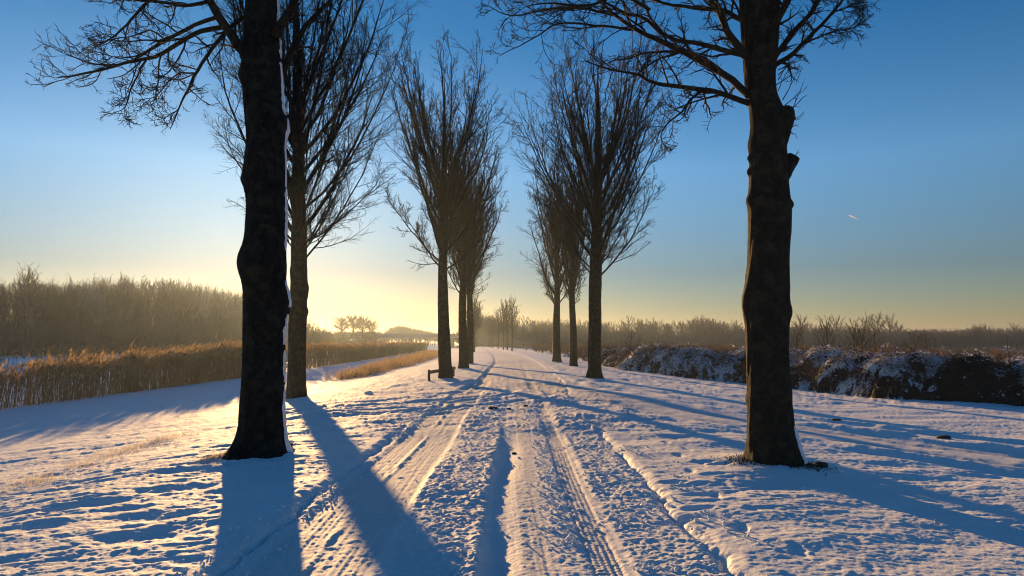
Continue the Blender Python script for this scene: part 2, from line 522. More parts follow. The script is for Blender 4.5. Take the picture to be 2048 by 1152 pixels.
def build_ground():
    s = np.linspace(1 / 3.0, 1 / 26.0, 560)
    d1 = 1 / s
    d0 = np.array([0.6, 1.0, 1.5, 2.0, 2.3, 2.6, 2.8])
    d2 = np.geomspace(26.0, 2300.0, 190)[1:]
    d = np.concatenate([d0, d1, d2])
    r_in = np.linspace(-0.82, 0.82, 860)
    r_out = np.array([0.84, 0.88, 0.93, 1.0, 1.1, 1.25, 1.5, 1.9, 2.6, 4, 7, 14, 30])
    r = np.concatenate([-r_out[::-1], r_in, r_out])
    D, RR = np.meshgrid(d, r, indexing="ij")
    X = np.clip(D * RR, -2300, 2300); Y = D
    nr, nc = X.shape
    x = X.ravel(); y = Y.ravel()
    z, dirt, inroad, inlane = terrain(x, y)
    V = np.stack([x, y, z], 1)
    i = np.arange(nr - 1)[:, None] * nc + np.arange(nc - 1)[None, :]
    Q = np.stack([i, i + 1, i + nc + 1, i + nc], -1).reshape(-1, 4)
    okq = (np.abs(x[Q[:, 0]] - x[Q[:, 1]]) > 1e-6)
    Q = Q[okq]
    # one set of normals for the whole sheet, so its pieces join without a seam
    a = V[Q[:, 2]] - V[Q[:, 0]]; b = V[Q[:, 3]] - V[Q[:, 1]]
    fn = np.cross(a, b)
    N = np.zeros_like(V)
    for k in range(4):
        for c in range(3):
            N[:, c] += np.bincount(Q[:, k], weights=fn[:, c], minlength=len(V))
    N /= np.maximum(np.linalg.norm(N, axis=1, keepdims=True), 1e-12)
    qr = inroad[Q].mean(1) > 0.5
    ql = (inlane[Q].mean(1) > 0.5) & ~qr
    def piece(name, sel, mat):
        F = Q[sel]
        used = np.unique(F)
        inv = np.full(len(V), -1); inv[used] = np.arange(len(used))
        o = obj(name, V[used], inv[F], mat)
        set_attr(o.data, "dirt", np.clip(dirt[used], 0, 1))
        o.data.normals_split_custom_set_from_vertices(N[used].astype(np.float32))
        tag(o, kind="structure")
        return o
    piece("road", qr, M["road_snow"])
    piece("side_road", ql, M["road_snow"])
    piece("ground", ~qr & ~ql, M["road_snow"])
    # behind the viewer
    xs = np.linspace(-60, 60, 61); ys = np.linspace(-60, 0.62, 31)
    Xb, Yb = np.meshgrid(xs, ys, indexing="ij")
    zb = terrain(Xb.ravel(), Yb.ravel(), fine=False) - 0.06
    i = np.arange(60)[:, None] * 31 + np.arange(30)[None, :]
    Qb = np.stack([i, i + 31, i + 32, i + 1], -1).reshape(-1, 4)
    tag(obj("ground", np.stack([Xb.ravel(), Yb.ravel(), zb], 1), Qb, M["snow"]), kind="structure")

build_ground()

# frozen canal beyond the reeds
ys = np.concatenate([np.linspace(-60, 100, 40), np.geomspace(104, 2200, 30)])
xl = -39.6 + bend(ys); xr_ = -19.4 + bend(ys)
V = np.concatenate([np.stack([xl, ys, np.full_like(ys, -1.08)], 1), np.stack([xr_, ys, np.full_like(ys, -1.08)], 1)])
n = len(ys)
F = np.stack([np.arange(n - 1), np.arange(n - 1) + n, np.arange(n - 1) + n + 1, np.arange(n - 1) + 1], 1)
tag(obj("frozen_canal", V, F, M["ice"]), kind="structure")

# ------------------------------------------------------------------ branch geometry
def norm(v):
    return v / np.maximum(np.linalg.norm(v, axis=-1, keepdims=True), 1e-9)

def tubes(P, Rr, sides):
    """P (N,K,3), Rr (N,K) -> verts, quads"""
    N, K, _ = P.shape
    T = norm(np.gradient(P, axis=1))
    main = norm(P[:, -1] - P[:, 0])
    ref = np.where(np.abs(main[:, 2:3]) < 0.9, np.array([[0, 0, 1.0]]), np.array([[1.0, 0, 0]]))
    U = norm(np.cross(T, ref[:, None, :]))
    B = np.cross(T, U)
    ang = np.linspace(0, 2 * math.pi, sides, endpoint=False)
    V = P[:, :, None, :] + Rr[:, :, None, None] * (np.cos(ang)[None, None, :, None] * U[:, :, None, :] + np.sin(ang)[None, None, :, None] * B[:, :, None, :])
    base = (np.arange(N) * K * sides)[:, None, None]
    k = (np.arange(K - 1) * sides)[None, :, None]
    s = np.arange(sides)[None, None, :]
    s2 = (s + 1) % sides
    F = np.stack([base + k + s, base + k + s2, base + k + sides + s2, base + k + sides + s], -1).reshape(-1, 4)
    return V.reshape(-1, 3), F

def join(parts):
    Vs, Fs, off = [], [], 0
    for V, F in parts:
        Vs.append(V); Fs.append(F + off); off += len(V)
    return np.concatenate(Vs), np.concatenate(Fs)

def grow(P, Rr, root, n, rg, t0=0.15, t1=1.0, ang=0.7, ang_sd=0.2, frac=0.35, K=5, rr=0.5, rmax=1, tip=0.003, up=0.25, wig=0.12, lmin=0.05, taper=0.55, flat=None):
    N, Kp, _ = P.shape
    L = np.linalg.norm(np.diff(P, axis=1), axis=2).sum(1)
    t = t0 + (t1 - t0) * (np.arange(n)[None, :] + rg.random((N, n))) / n
    t = np.clip(t, 0, 0.995)
    f = t * (Kp - 1); i0 = f.astype(int); ff = (f - i0)[..., None]
    ar = np.arange(N)[:, None]
    pos = P[ar, i0] * (1 - ff) + P[ar, i0 + 1] * ff
    tan = norm(P[ar, i0 + 1] - P[ar, i0])
    rad = Rr[ar, i0] * (1 - ff[..., 0]) + Rr[ar, i0 + 1] * ff[..., 0]
    rv = rg.normal(size=tan.shape)
    perp = norm(rv - (rv * tan).sum(-1, keepdims=True) * tan)
    a = np.clip(rg.normal(ang, ang_sd, (N, n)), 0.12, 1.5)[..., None]
    d = np.cos(a) * tan + np.sin(a) * perp
    ln = L[:, None] * frac * (1 - taper * t) * rg.uniform(0.55, 1.35, (N, n))
    ln = np.maximum(ln, lmin)
    d = d.reshape(-1, 3); pos = pos.reshape(-1, 3); ln = ln.ravel(); rad = rad.ravel()
    root2 = np.repeat(root, n)
    pts = [pos]; p = pos
    for k in range(K - 1):
        d = norm(d + np.array([0, 0, up / (K - 1)]) + rg.normal(0, wig, d.shape))
        p = p + d * (ln / (K - 1))[:, None]
        pts.append(p)
    P2 = np.stack(pts, 1)
    r0 = np.minimum(rad * rr, rmax)
    r0 = np.maximum(r0, tip)
    tt = np.linspace(0, 1, K)[None, :]
    R2 = r0[:, None] * (1 - tt) ** 0.8 + tip * tt ** 0.8 * 0.9
    return P2, R2, root2

def resample(pts, K):
    pts = np.asarray(pts, float)
    # catmull-rom through the points
    n = len(pts)
    ext = np.vstack([2 * pts[0] - pts[1], pts, 2 * pts[-1] - pts[-2]])
    t = np.linspace(0, n - 1 - 1e-6, K)
    i = t.astype(int); f = (t - i)[:, None]
    p0, p1, p2, p3 = ext[i], ext[i + 1], ext[i + 2], ext[i + 3]
    return 0.5 * (2 * p1 + (p2 - p0) * f + (2 * p0 - 5 * p1 + 4 * p2 - p3) * f ** 2 + (3 * p1 - p0 - 3 * p2 + p3) * f ** 3)

def trunk_mesh(cx, cy, cz, rad, sides, rough, seed, bumps=(), flare=(0.0, 0.5), roots=5):
    """rings at centres (cx,cy,cz) with radii; bumps = (z, azimuth, size, height)"""
    K = len(cz)
    a = np.linspace(0, 2 * math.pi, sides, endpoint=False)
    A, Z = np.meshgrid(a, cz)
    Rm = np.repeat(np.asarray(rad)[:, None], sides, 1)
    ca, sa = np.cos(A), np.sin(A)
    # bark unevenness, periodic round the stem
    nn = fbm(3 + ca * 1.3 + Z * 1.1 + 0.7 * sa, sa * 1.3 - Z * 0.35 + seed, 4, 100 + seed)
    n2 = fbm(ca * 4.5 + 9 + seed, sa * 4.5 + Z * 3.0, 4, 120 + seed)
    n3 = fbm(ca * 8 + Z * 0.9, sa * 8 + Z * 1.7, 4, 140 + seed, 0.6)
    Rm = Rm * (1 + rough * (0.55 * nn + 0.35 * n2 + 0.42 * n3))
    h = Z - cz[0]
    fl = flare[0] * np.exp(-(h / flare[1]) ** 1.3)
    Rm = Rm + fl * (1 + 0.75 * np.cos(A * roots + seed + 1.2 * np.sin(A)))
    for (bz, ba, size, hh) in bumps:
        da = np.angle(np.exp(1j * (A - ba))) * Rm
        Rm = Rm + hh * np.exp(-((Z - bz) ** 2 + da ** 2) / size ** 2)
    X = np.asarray(cx)[:, None] + Rm * ca
    Y = np.asarray(cy)[:, None] + Rm * sa
    V = np.stack([X, Y, Z], -1).reshape(-1, 3)
    k = np.arange(K - 1)[:, None] * sides; s = np.arange(sides)[None, :]; s2 = (s + 1) % sides
    F = np.stack([k + s, k + s2, k + sides + s2, k + sides + s], -1).reshape(-1, 4)
    return V, F, Rm

def limbs_to_parts(root_obj, P, Rr, levels, sides=7, limb_mat=None, twig_mat=None, origin=(0, 0, 0), min_r=None):
    """each main limb is one part, its finer branches joined as its sub-part"""
    for i in range(len(P)):
        V, F = tubes(P[i:i + 1], Rr[i:i + 1], sides)
        lo = obj("limb", V - np.asarray(origin), F, limb_mat or M["limb"], root_obj)
        parts = []
        for (P2, R2, rt, sd) in levels:
            m = rt == i
            if m.any():
                parts.append(tubes(P2[m], R2[m], sd))
        if parts:
            V, F = join(parts)
            tw = obj("twigs", V - np.asarray(origin), F, twig_mat or M["twig"], lo)
            tag(tw, kind="stuff")

# ------------------------------------------------------------------ avenue trees in full view
def avenue_tree(name, foot, top, hb, radius, r_base, seed, label, lean=(0, 0), n_limb=26, dens=(11, 7, 5), edges=None, squash=1.0, d=None, twig_r=0.0045, bumps=(), group="avenue trees along the road", skew=0.0):
    rg = np.random.default_rng(seed)
    root = empty(name, foot, label, "tree", group)
    H = top
    K = 110
    zz = np.concatenate([np.linspace(-0.25, hb, 80), np.linspace(hb, H * 0.93, 41)[1:]])
    if edges is not None:
        pz, pc, pr = [], [], []
        for (py, xl_, xr2) in edges:
            a = W(xl_, py, foot[1]); b = W(xr2, py, foot[1])
            pz.append(a[2] - foot[2]); pc.append((a[0] + b[0]) / 2 - foot[0]); pr.append((b[0] - a[0]) / 2)
        o = np.argsort(pz)
        pz, pc, pr = np.array(pz)[o], np.array(pc)[o], np.array(pr)[o]
        zt = pz[-1]
        cx = np.where(zz <= zt, np.interp(zz, pz, pc), pc[-1] + lean[0] * (zz - zt))
        rad = np.where(zz <= zt, np.interp(zz, pz, pr), np.maximum(pr[-1] * (1 - (zz - zt) / (H * 0.93 - zt + 0.01)) ** 0.9, 0.012))
    else:
        cx = lean[0] * zz + 0.05 * np.sin(zz * 0.9 + seed)
        rad = np.where(zz < hb, r_base * (1 - 0.22 * zz / hb), r_base * 0.78 * np.maximum(1 - (zz - hb) / (H * 0.94 - hb), 0.03) ** 0.95)
    cy = lean[1] * zz + 0.05 * np.sin(zz * 0.8 + seed * 2)
    V, F, _ = trunk_mesh(cx, cy, zz, rad, 26, 0.11, seed, bumps, (0.09, 0.35))
    obj("trunk", V, F, M["bark"], root)
    # main limbs rise steeply and fan out to the crown's outline
    P, Rr = [], []
    for i in range(n_limb):
        f = (i + rg.random()) / n_limb
        h0 = hb + (H * 0.62 - hb) * f ** 1.25
        az = i * 2.39996 + rg.normal(0, 0.35)
        rt = radius * (1.0 - 0.28 * f) * rg.uniform(0.55, 1.05)
        ztip = min(h0 + rg.uniform(0.42, 0.62) * (H - hb) + 0.5, H * rg.uniform(0.93, 1.0))
        if f < 0.22:
            ztip = h0 + rg.uniform(0.20, 0.45) * (H - hb)
            rt *= 0.74
        c0 = np.array([np.interp(h0, zz, cx), np.interp(h0, zz, cy), h0])
        o = np.array([math.cos(az), math.sin(az) * squash, 0])
        tip = c0 * [1, 1, 0] + o * rt + np.array([skew * rt, 0, ztip])
        c1 = c0 + o * rt * rg.uniform(0.32, 0.45) + np.array([0, 0, (ztip - h0) * 0.22])
        c2 = c0 + o * rt * rg.uniform(0.72, 0.85) + np.array([0, 0, (ztip - h0) * 0.58])
        t = np.linspace(0, 1, 14)[:, None]
        pts = (1 - t) ** 3 * c0 + 3 * (1 - t) ** 2 * t * c1 + 3 * (1 - t) * t * t * c2 + t ** 3 * tip
        pts[2:] += np.cumsum(rg.normal(0, 0.028, pts[2:].shape), 0)
        P.append(pts)
        r0 = min(np.interp(h0, zz, rad) * 0.48, 0.070) * rg.uniform(0.6, 1.1) * (0.5 if f < 0.22 else 1.0)
        Rr.append(r0 * (1 - t[:, 0]) ** 0.75 + 0.008)
    P = np.array(P); Rr = np.array(Rr)
    ids = np.arange(n_limb)
    L2 = grow(P, Rr, ids, dens[0], rg, 0.12, 0.98, 0.55, 0.18, 0.36, 7, 0.5, 0.022, twig_r * 1.2, 0.45, 0.10, 0.4, 0.45)
    L3 = grow(L2[0], L2[1], L2[2], dens[1], rg, 0.12, 1.0, 0.65, 0.2, 0.42, 5, 0.6, 0.009, twig_r * 0.95, 0.30, 0.13, 0.2, 0.45)
    L4 = grow(L3[0], L3[1], L3[2], dens[2], rg, 0.1, 1.0, 0.75, 0.25, 0.48, 3, 0.8, 0.006, twig_r * 0.8, 0.22, 0.16, 0.12, 0.4)
    # fine shoots straight on the stem and low limbs
    limbs_to_parts(root, P, Rr, [(*L2, 4), (*L3, 3), (*L4, 3)], 7)
    return root

def px_r(px, d):
    return px * d / FPX / 2

# ---- second on the left
E_L2 = [(800, 573, 615), (793, 575, 612), (760, 577, 612), (700, 577, 612), (650, 577, 613), (600, 580, 614), (575, 580, 617), (560, 581, 614), (520, 582, 613), (480, 582, 613), (440, 584, 612),
        (400, 585, 611), (300, 586, 609), (200, 585, 604), (100, 585, 600), (0, 586, 597)]
avenue_tree("avenue_tree", FOOT["L2"], 16.5, 4.5, 4.2, 0.27, 21, "bare tree with upswept limbs standing right behind the thick dark trunk on the left", n_limb=40, dens=(15, 8, 6), edges=E_L2,
            lean=(0.0, 0), twig_r=0.0042, bumps=[(2.9, 0.2, 0.14, 0.06), (4.3, 3.0, 0.2, 0.06)])
# ---- third on the left
E_L3 = [(765, 878, 907), (757, 879, 905), (730, 877, 903), (700, 876, 902), (650, 876, 899), (600, 876, 897), (560, 876, 895), (480, 878, 893), (400, 880, 893), (300, 884, 894)]
avenue_tree("avenue_tree", FOOT["L3"], 14.1, 4.5, 2.9, 0.27, 33, "bare upright tree growing beside the low wooden barrier", n_limb=32, dens=(13, 7, 6), edges=E_L3, lean=(-0.01, 0), twig_r=0.0055, skew=-0.12)
# ---- right of the road
E_R2 = [(762, 1170, 1207), (754, 1173, 1204), (735, 1176, 1203), (700, 1176, 1202), (650, 1177, 1202), (600, 1177, 1202), (560, 1178, 1203), (500, 1181, 1205), (400, 1186, 1204), (300, 1190, 1204)]
avenue_tree("avenue_tree", FOOT["R2"], 15.6, 4.4, 4.3, 0.30, 45, "widest bare tree by the snowy bramble bank, nearest of the three on the right", n_limb=38, dens=(15, 7, 6), edges=E_R2, lean=(0, 0), twig_r=0.0055, skew=-0.03)
t4 = avenue_tree("avenue_tree", FOOT["L4"], 13.2, 3.9, 2.5, 0.28, 52, "bare tree behind the one with the barrier, its trunk partly covering another", n_limb=28, dens=(12, 7, 5), twig_r=0.0062)
t5 = dup_tree(t4, FOOT["L5"], 2.1, (0.98, 0.98, 1.10), "last big bare tree of the left row, its trunk half hidden")
t6 = avenue_tree("avenue_tree", FOOT["R3"], 15.0, 3.9, 2.3, 0.28, 63, "slim middle trunk of the three bare trees beside the bramble bank", n_limb=26, dens=(12, 7, 5), twig_r=0.0062)
t7 = dup_tree(t6, FOOT["R4"], 1.2, (1.25, 1.25, 1.1), "bare tree that forks low, farthest of the three right of the road")

# ------------------------------------------------------------------ the two near trees
def trace(pts, d0, d1, K=16):
    n = len(pts)
    return resample([W(px, py, d0 + (d1 - d0) * (i / (n - 1)) ** 1.1) for i, (px, py) in enumerate(pts)], K)

def near_tree(key, edges, limbs, label, seed, bumps, flare, top, extra, roots=5, dens=(12, 6, 4)):
    rg = np.random.default_rng(seed)
    foot = FOOT[key]
    d = foot[1]
    root = empty("avenue_tree", foot, label, "tree", "avenue trees along the road")
    pz, pc, pr = [], [], []
    for (py, xl_, xr2) in edges:
        a = W(xl_, py, d); b = W(xr2, py, d)
        pz.append(a[2]); pc.append((a[0] + b[0]) / 2); pr.append((b[0] - a[0]) / 2)
    o = np.argsort(pz)
    pz, pc, pr = np.array(pz)[o], np.array(pc)[o], np.array(pr)[o]
    zt = pz[-1]
    zz = np.concatenate([np.linspace(foot[2] - 0.2, zt, 300), np.linspace(zt, top, 60)[1:]])
    cx = np.where(zz <= zt, np.interp(zz, pz, pc), pc[-1])
    rad = np.where(zz <= zt, np.interp(zz, pz, pr), pr[-1] * np.maximum(1 - (zz - zt) / (top - zt), 0.04) ** 0.9)
    cx = np.convolve(np.pad(cx, 3, mode="edge"), np.ones(7) / 7, "valid")
    rad = np.convolve(np.pad(rad, 3, mode="edge"), np.ones(7) / 7, "valid")
    cy = np.full_like(zz, d) + 0.04 * np.sin(zz * 1.3)
    V, F, Rm = trunk_mesh(cx, cy, zz, rad, 96, 0.11, seed, bumps, flare, roots)
    trunk = obj("trunk", V - foot, F, M["bark"], root)
    P, Rr = [], []
    for (pts, d0, d1, r0, r1) in limbs:
        pl = trace(pts, d + d0, d + d1)
        pl[2:] += np.cumsum(rg.normal(0, 0.007, pl[2:].shape), 0)
        P.append(pl)
        t = np.linspace(0, 1, 16)
        Rr.append(r0 * (1 - t) ** 0.85 + r1 * t)
    # crown above the picture
    for i in range(extra):
        f = (i + rg.random()) / extra
        h0 = zt + 0.3 + (top * 0.7 - zt) * f
        az = i * 2.39996 + seed
        rt = 4.2 * (1 - 0.5 * f) * rg.uniform(0.7, 1.05)
        ztip = min(h0 + rg.uniform(3.5, 6), top + 1)
        c0 = np.array([np.interp(h0, zz, cx), d, h0])
        oo = np.array([math.cos(az), math.sin(az), 0])
        t = np.linspace(0, 1, 16)[:, None]
        c1 = c0 + oo * rt * 0.4 + [0, 0, (ztip - h0) * 0.25]; c2 = c0 + oo * rt * 0.8 + [0, 0, (ztip - h0) * 0.6]
        tip = c0 * [1, 1, 0] + oo * rt + [0, 0, ztip]
        P.append((1 - t) ** 3 * c0 + 3 * (1 - t) ** 2 * t * c1 + 3 * (1 - t) * t * t * c2 + t ** 3 * tip)
        Rr.append(0.07 * (1 - t[:, 0]) ** 0.8 + 0.01)
    P = np.array(P); Rr = np.array(Rr)
    ids = np.arange(len(P))
    L2 = grow(P, Rr, ids, dens[0], rg, 0.15, 1.0, 0.75, 0.25, 0.30, 8, 0.5, 0.022, 0.004, 0.10, 0.17, 0.2, 0.35)
    L3 = grow(L2[0], L2[1], L2[2], dens[1], rg, 0.12, 1.0, 0.8, 0.25, 0.42, 6, 0.6, 0.008, 0.003, 0.10, 0.17, 0.12, 0.4)
    L4 = grow(L3[0], L3[1], L3[2], dens[2], rg, 0.15, 1.0, 0.85, 0.25, 0.40, 4, 0.75, 0.0045, 0.0024, 0.08, 0.2, 0.06, 0.3)
    limbs_to_parts(root, P, Rr, [(*L2, 5), (*L3, 4), (*L4, 3)], 9, origin=foot)
    return root, trunk, (zz, cx, cy, rad, Rm)

E_L1 = [(930, 440, 584), (915, 452, 577), (900, 463, 571), (885, 471, 568), (865, 477, 566), (820, 481, 565), (760, 485, 566), (700, 486, 567), (650, 487, 569), (610, 488, 573), (590, 488, 572), (560, 487, 569), (540, 484, 571), (515, 484, 571),
        (490, 491, 571), (470, 494, 572), (430, 497, 574), (400, 497, 573), (375, 492, 572), (355, 491, 572), (330, 494, 571), (290, 497, 570), (260, 496, 571), (240, 494, 570), (200, 490, 564), (150, 485, 561), (130, 484, 560), (60, 488, 557), (0, 490, 554), (-80, 494, 548)]
d1 = FOOT["L1"][1]
zL = lambda py: float(W(525, py, d1)[2])
LIMBS_L1 = [
    ([(492, 112), (484, 100), (451, 54), (417, 0), (390, -50), (370, -120)], 0, -0.3, 0.085, 0.02),
    ([(451, 54), (405, 62), (363, 83), (317, 112), (292, 119), (247, 127), (192, 140), (142, 150), (117, 156)], 0, -0.7, 0.036, 0.006),
    ([(436, 34), (388, 50), (330, 79), (288, 104), (259, 121), (215, 128), (170, 118), (125, 98)], 0, -0.2, 0.03, 0.005),
    ([(488, 33), (447, 67), (413, 112), (388, 146), (372, 179), (359, 208), (338, 258)], 0, -0.8, 0.032, 0.005),
    ([(292, 121), (272, 154), (255, 183), (247, 217), (234, 227)], -0.35, -0.5, 0.013, 0.004),
    ([(413, 4), (372, 12), (313, 4), (260, 2), (226, 10)], -0.1, -0.9, 0.028, 0.005),
    ([(550, 165), (559, 150), (576, 112), (597, 71), (613, 42), (650, 10), (690, -40)], 0.05, 0.5, 0.06, 0.015),
    ([(552, 70), (559, 54), (580, 17), (592, -10), (610, -80)], -0.1, -0.4, 0.075, 0.025),
    ([(400, -40), (340, -30), (280, 20), (240, 60), (200, 90)], -0.5, -1.2, 0.03, 0.005),
    ([(330, 79), (300, 60), (260, 70), (200, 80), (150, 96)], -0.1, 0.3, 0.012, 0.004),
    ([(388, 146), (350, 150), (320, 180), (290, 200)], -0.5, -0.3, 0.012, 0.004),
]
BUMP_L1 = [(zL(525), math.pi * 0.98, 0.22, 0.05), (zL(360), math.pi, 0.10, 0.06), (zL(250), 0.0, 0.16, 0.04), (zL(150), math.pi, 0.12, 0.05), (zL(605), 0.0, 0.2, 0.04),
           (zL(540), -1.6, 0.2, 0.06), (zL(650), -1.3, 0.16, 0.04), (zL(310), -1.8, 0.14, 0.05), (zL(760), -1.9, 0.2, 0.04)]
nt1, trunk1, prof1 = near_tree("L1", E_L1, LIMBS_L1, "thick dark trunk near the viewer left of the road with snow clinging to one side", 3, BUMP_L1, (0.10, 0.28), 15.5, 10, 4, dens=(13, 6, 4))

E_R1 = [(945, 1490, 1605), (925, 1492, 1602), (900, 1496, 1594), (860, 1497, 1587), (800, 1497, 1582), (720, 1497, 1577), (650, 1494, 1577), (625, 1492, 1579), (600, 1491, 1577), (560, 1494, 1576), (520, 1497, 1575), (450, 1497, 1576), (410, 1495, 1577), (390, 1496, 1574), (350, 1498, 1574),
        (300, 1500, 1571), (250, 1502, 1569), (215, 1500, 1560), (190, 1494, 1552), (150, 1490, 1550), (100, 1487, 1554), (50, 1484, 1557), (0, 1482, 1559), (-80, 1480, 1556)]
dr1 = FOOT["R1"][1]
zR = lambda py: float(W(1535, py, dr1)[2])
LIMBS_R1 = [
    ([(1495, 206), (1487, 202), (1443, 187), (1410, 179), (1335, 171), (1306, 167), (1272, 152), (1218, 146), (1168, 125)], 0, -0.8, 0.042, 0.007),
    ([(1497, 190), (1487, 181), (1460, 156), (1410, 125), (1360, 102), (1306, 77), (1268, 58), (1231, 31), (1197, 0), (1150, -40)], -0.05, 0.6, 0.055, 0.012),
    ([(1492, 116), (1484, 110), (1439, 98), (1397, 87), (1335, 73), (1285, 35), (1252, 27), (1210, 4), (1160, -20)], -0.1, -0.6, 0.040, 0.008),
    ([(1360, 102), (1293, 106), (1240, 118), (1200, 130)], 0.3, 0.5, 0.018, 0.005),
    ([(1231, 31), (1160, 17), (1097, 21), (1022, 33), (980, 14)], 0.5, 0.2, 0.020, 0.005),
    ([(1268, 60), (1193, 52), (1127, 50), (1077, 79), (1006, 114)], 0.45, 0.9, 0.020, 0.005),
    ([(1490, 110), (1483, 100), (1456, 62), (1439, 17), (1431, 0), (1415, -60)], -0.1, -0.4, 0.060, 0.02),
    ([(1490, 45), (1481, 37), (1452, 19), (1397, 12), (1335, 0), (1270, -20)], 0, 0.7, 0.042, 0.01),
    ([(1414, 177), (1389, 192), (1372, 212), (1352, 237), (1327, 262), (1318, 283)], -0.2, -0.6, 0.020, 0.005),
    ([(1545, 138), (1552, 131), (1585, 108), (1627, 67), (1668, 21), (1690, -10)], 0, 0.3, 0.042, 0.012),
    ([(1543, 125), (1552, 112), (1585, 67), (1618, 29), (1639, 0), (1665, -40)], -0.1, -0.5, 0.045, 0.015),
    ([(1538, 118), (1543, 100), (1556, 42), (1577, 0), (1600, -60)], -0.15, -0.3, 0.065, 0.03),
    ([(1610, 86), (1650, 70), (1690, 62), (1712, 58)], 0.1, -0.3, 0.014, 0.004),
    ([(1668, 21), (1690, 15), (1710, 12), (1728, 8)], 0.25, 0.5, 0.010, 0.004),
    ([(1300, 20), (1240, -10), (1180, 10), (1110, 5), (1050, 12)], -0.6, -1.0, 0.024, 0.005),
]
BUMP_R1 = [(zR(410), 0.1, 0.085, 0.075), (zR(625), 0.1, 0.11, 0.055), (zR(600), math.pi, 0.22, 0.035), (zR(345), math.pi, 0.06, 0.045), (zR(318), math.pi, 0.05, 0.04), (zR(402), math.pi, 0.07, 0.03), (zR(720), 0.2, 0.10, 0.025), (zR(500), -2.3, 0.09, 0.04), (zR(780), -1.2, 0.12, 0.03), (zR(800), math.pi, 0.06, 0.02), (zR(330), -1.9, 0.11, 0.06), (zR(460), -1.2, 0.2, 0.04), (zR(570), -1.7, 0.2, 0.04),
           (zR(290), math.pi, 0.1, 0.03), (zR(230), -1.2, 0.18, 0.05)]
nt2, trunk2, prof2 = near_tree("R1", E_R1, LIMBS_R1, "thick dark trunk near the viewer right of the road with two pruned stubs", 8, BUMP_R1, (0.07, 0.22), 15.0, 10, 6, dens=(13, 6, 4))

def stub(pts, d, radii, parent, origin):
    pl = resample([W(px, py, d + o) for (px, py, o) in pts], 14)
    t = np.linspace(0, 1, 14)
    rr = np.interp(t, np.linspace(0, 1, len(radii)), radii)
    pl = np.vstack([pl, pl[-1] + (pl[-1] - pl[-2]) * 0.25]); rr = np.append(rr, 0.004)
    V, F = tubes(pl[None], rr[None], 16)
    V = V + 0.012 * np.stack([fbm(V[:, 0] * 14 + V[:, 1] * 9, V[:, 2] * 14, 3, 5 + k) for k in range(3)], 1)
    return obj("branch_stub", V - origin, F, M["bark"], parent)
stub([(1548, 300, 0), (1562, 266, -.08), (1570, 242, -.12), (1575, 216, -.12)], dr1, [0.14, 0.125, 0.115, 0.12, 0.09], nt2, FOOT["R1"])
stub([(1550, 358, 0), (1568, 338, -.03), (1580, 324, -.04), (1587, 314, -.04)], dr1, [0.16, 0.125, 0.10, 0.085], nt2, FOOT["R1"])
stub([(1540, 330, -.2), (1540, 326, -.31), (1541, 324, -.36)], dr1, [0.10, 0.07, 0.05], nt2, FOOT["R1"])

# thin water shoots round the stubs
def shoots(spots, d, parent, origin, seed):
    rg = np.random.default_rng(seed)
    P, Rr = [], []
    for (px, py, dx, dy) in spots:
        a = W(px, py, d - 0.15); b = W(px + dx, py + dy, d - 0.15 + rg.uniform(-.25, .25))
        t = np.linspace(0, 1, 6)[:, None]
        p = a + (b - a) * t + rg.normal(0, 0.008, (6, 3)) * t
        P.append(p); Rr.append(0.005 * (1 - t[:, 0]) + 0.0022)
    P = np.array(P); Rr = np.array(Rr)
    L = grow(P, Rr, np.arange(len(P)), 5, rg, 0.3, 1, 0.6, 0.2, 0.3, 4, 0.7, 0.004, 0.002, 0.2, 0.15, 0.05)
    V, F = join([tubes(P, Rr, 4), tubes(L[0], L[1], 3)])
    tag(obj("twigs", V - origin, F, M["twig"], parent), kind="stuff")
shoots([(1565, 200, 32, -58), (1570, 210, 45, -36), (1578, 222, 32, -30), (1580, 232, 28, -70), (1578, 244, 26, -10), (1577, 255, 22, -6), (1576, 262, 18, 8), (1556, 160, 30, -50), (1556, 150, 42, -40),
        (1556, 182, 20, -44), (1552, 170, 48, -30), (1590, 318, 6, -18), (1556, 140, 50, -22), (1575, 250, 34, -26)], dr1, nt2, FOOT["R1"], 61)

# snow stuck to the weather side of the two stems nearest the sun
def snow_strips(prof, origin, parent, az0, spans, thick, seed, roughness=0.085):
    zz, cx, cy, rad, Rm = prof
    sides = Rm.shape[1]
    for (z0, z1, w0) in spans:
        n = max(int((z1 - z0) / 0.022), 6)
        zs = np.linspace(z0, z1, n)
        m = 9
        Vs = []
        for j, z in enumerate(zs):
            e = math.sin(math.pi * j / (n - 1)) ** 0.45
            nz = float(fbm(np.array([z * 4.0]), np.array([seed * 1.0]), 4, 200 + seed)[0])
            nz2 = float(fbm(np.array([z * 3.0 + 40]), np.array([seed * 1.0]), 4, 220 + seed)[0])
            w = w0 * (0.42 + 1.0 * nz) * e
            w = max(w, 0.004) + 0.03 * math.sin(j * 2.1) * math.sin(j * 0.77)
            a_in = az0 + 0.27 - w
            a_out = az0 + 0.62 + 0.12 * nz2
            for k in range(m):
                f = k / (m - 1)
                a = a_in + (a_out - a_in) * f
                i = (a / (2 * math.pi) * sides) % sides
                rI = np.interp(z, zz, Rm[:, int(i) % sides]) * (1 - (i % 1)) + np.interp(z, zz, Rm[:, (int(i) + 1) % sides]) * (i % 1)
                th = thick * math.sin(math.pi * f) ** 0.6 * e - (0.006 if k in (0, m - 1) else 0)
                th += 0.006 * math.sin(z * 37 + k)
                rI += th
                Vs.append((np.interp(z, zz, cx) + rI * math.cos(a), np.interp(z, zz, cy) + rI * math.sin(a), z))
        i = np.arange(n - 1)[:, None] * m + np.arange(m - 1)[None, :]
        F = np.stack([i, i + 1, i + m + 1, i + m], -1).reshape(-1, 4)
        obj("snow_patch", np.array(Vs) - origin, F, M["snow"], parent)
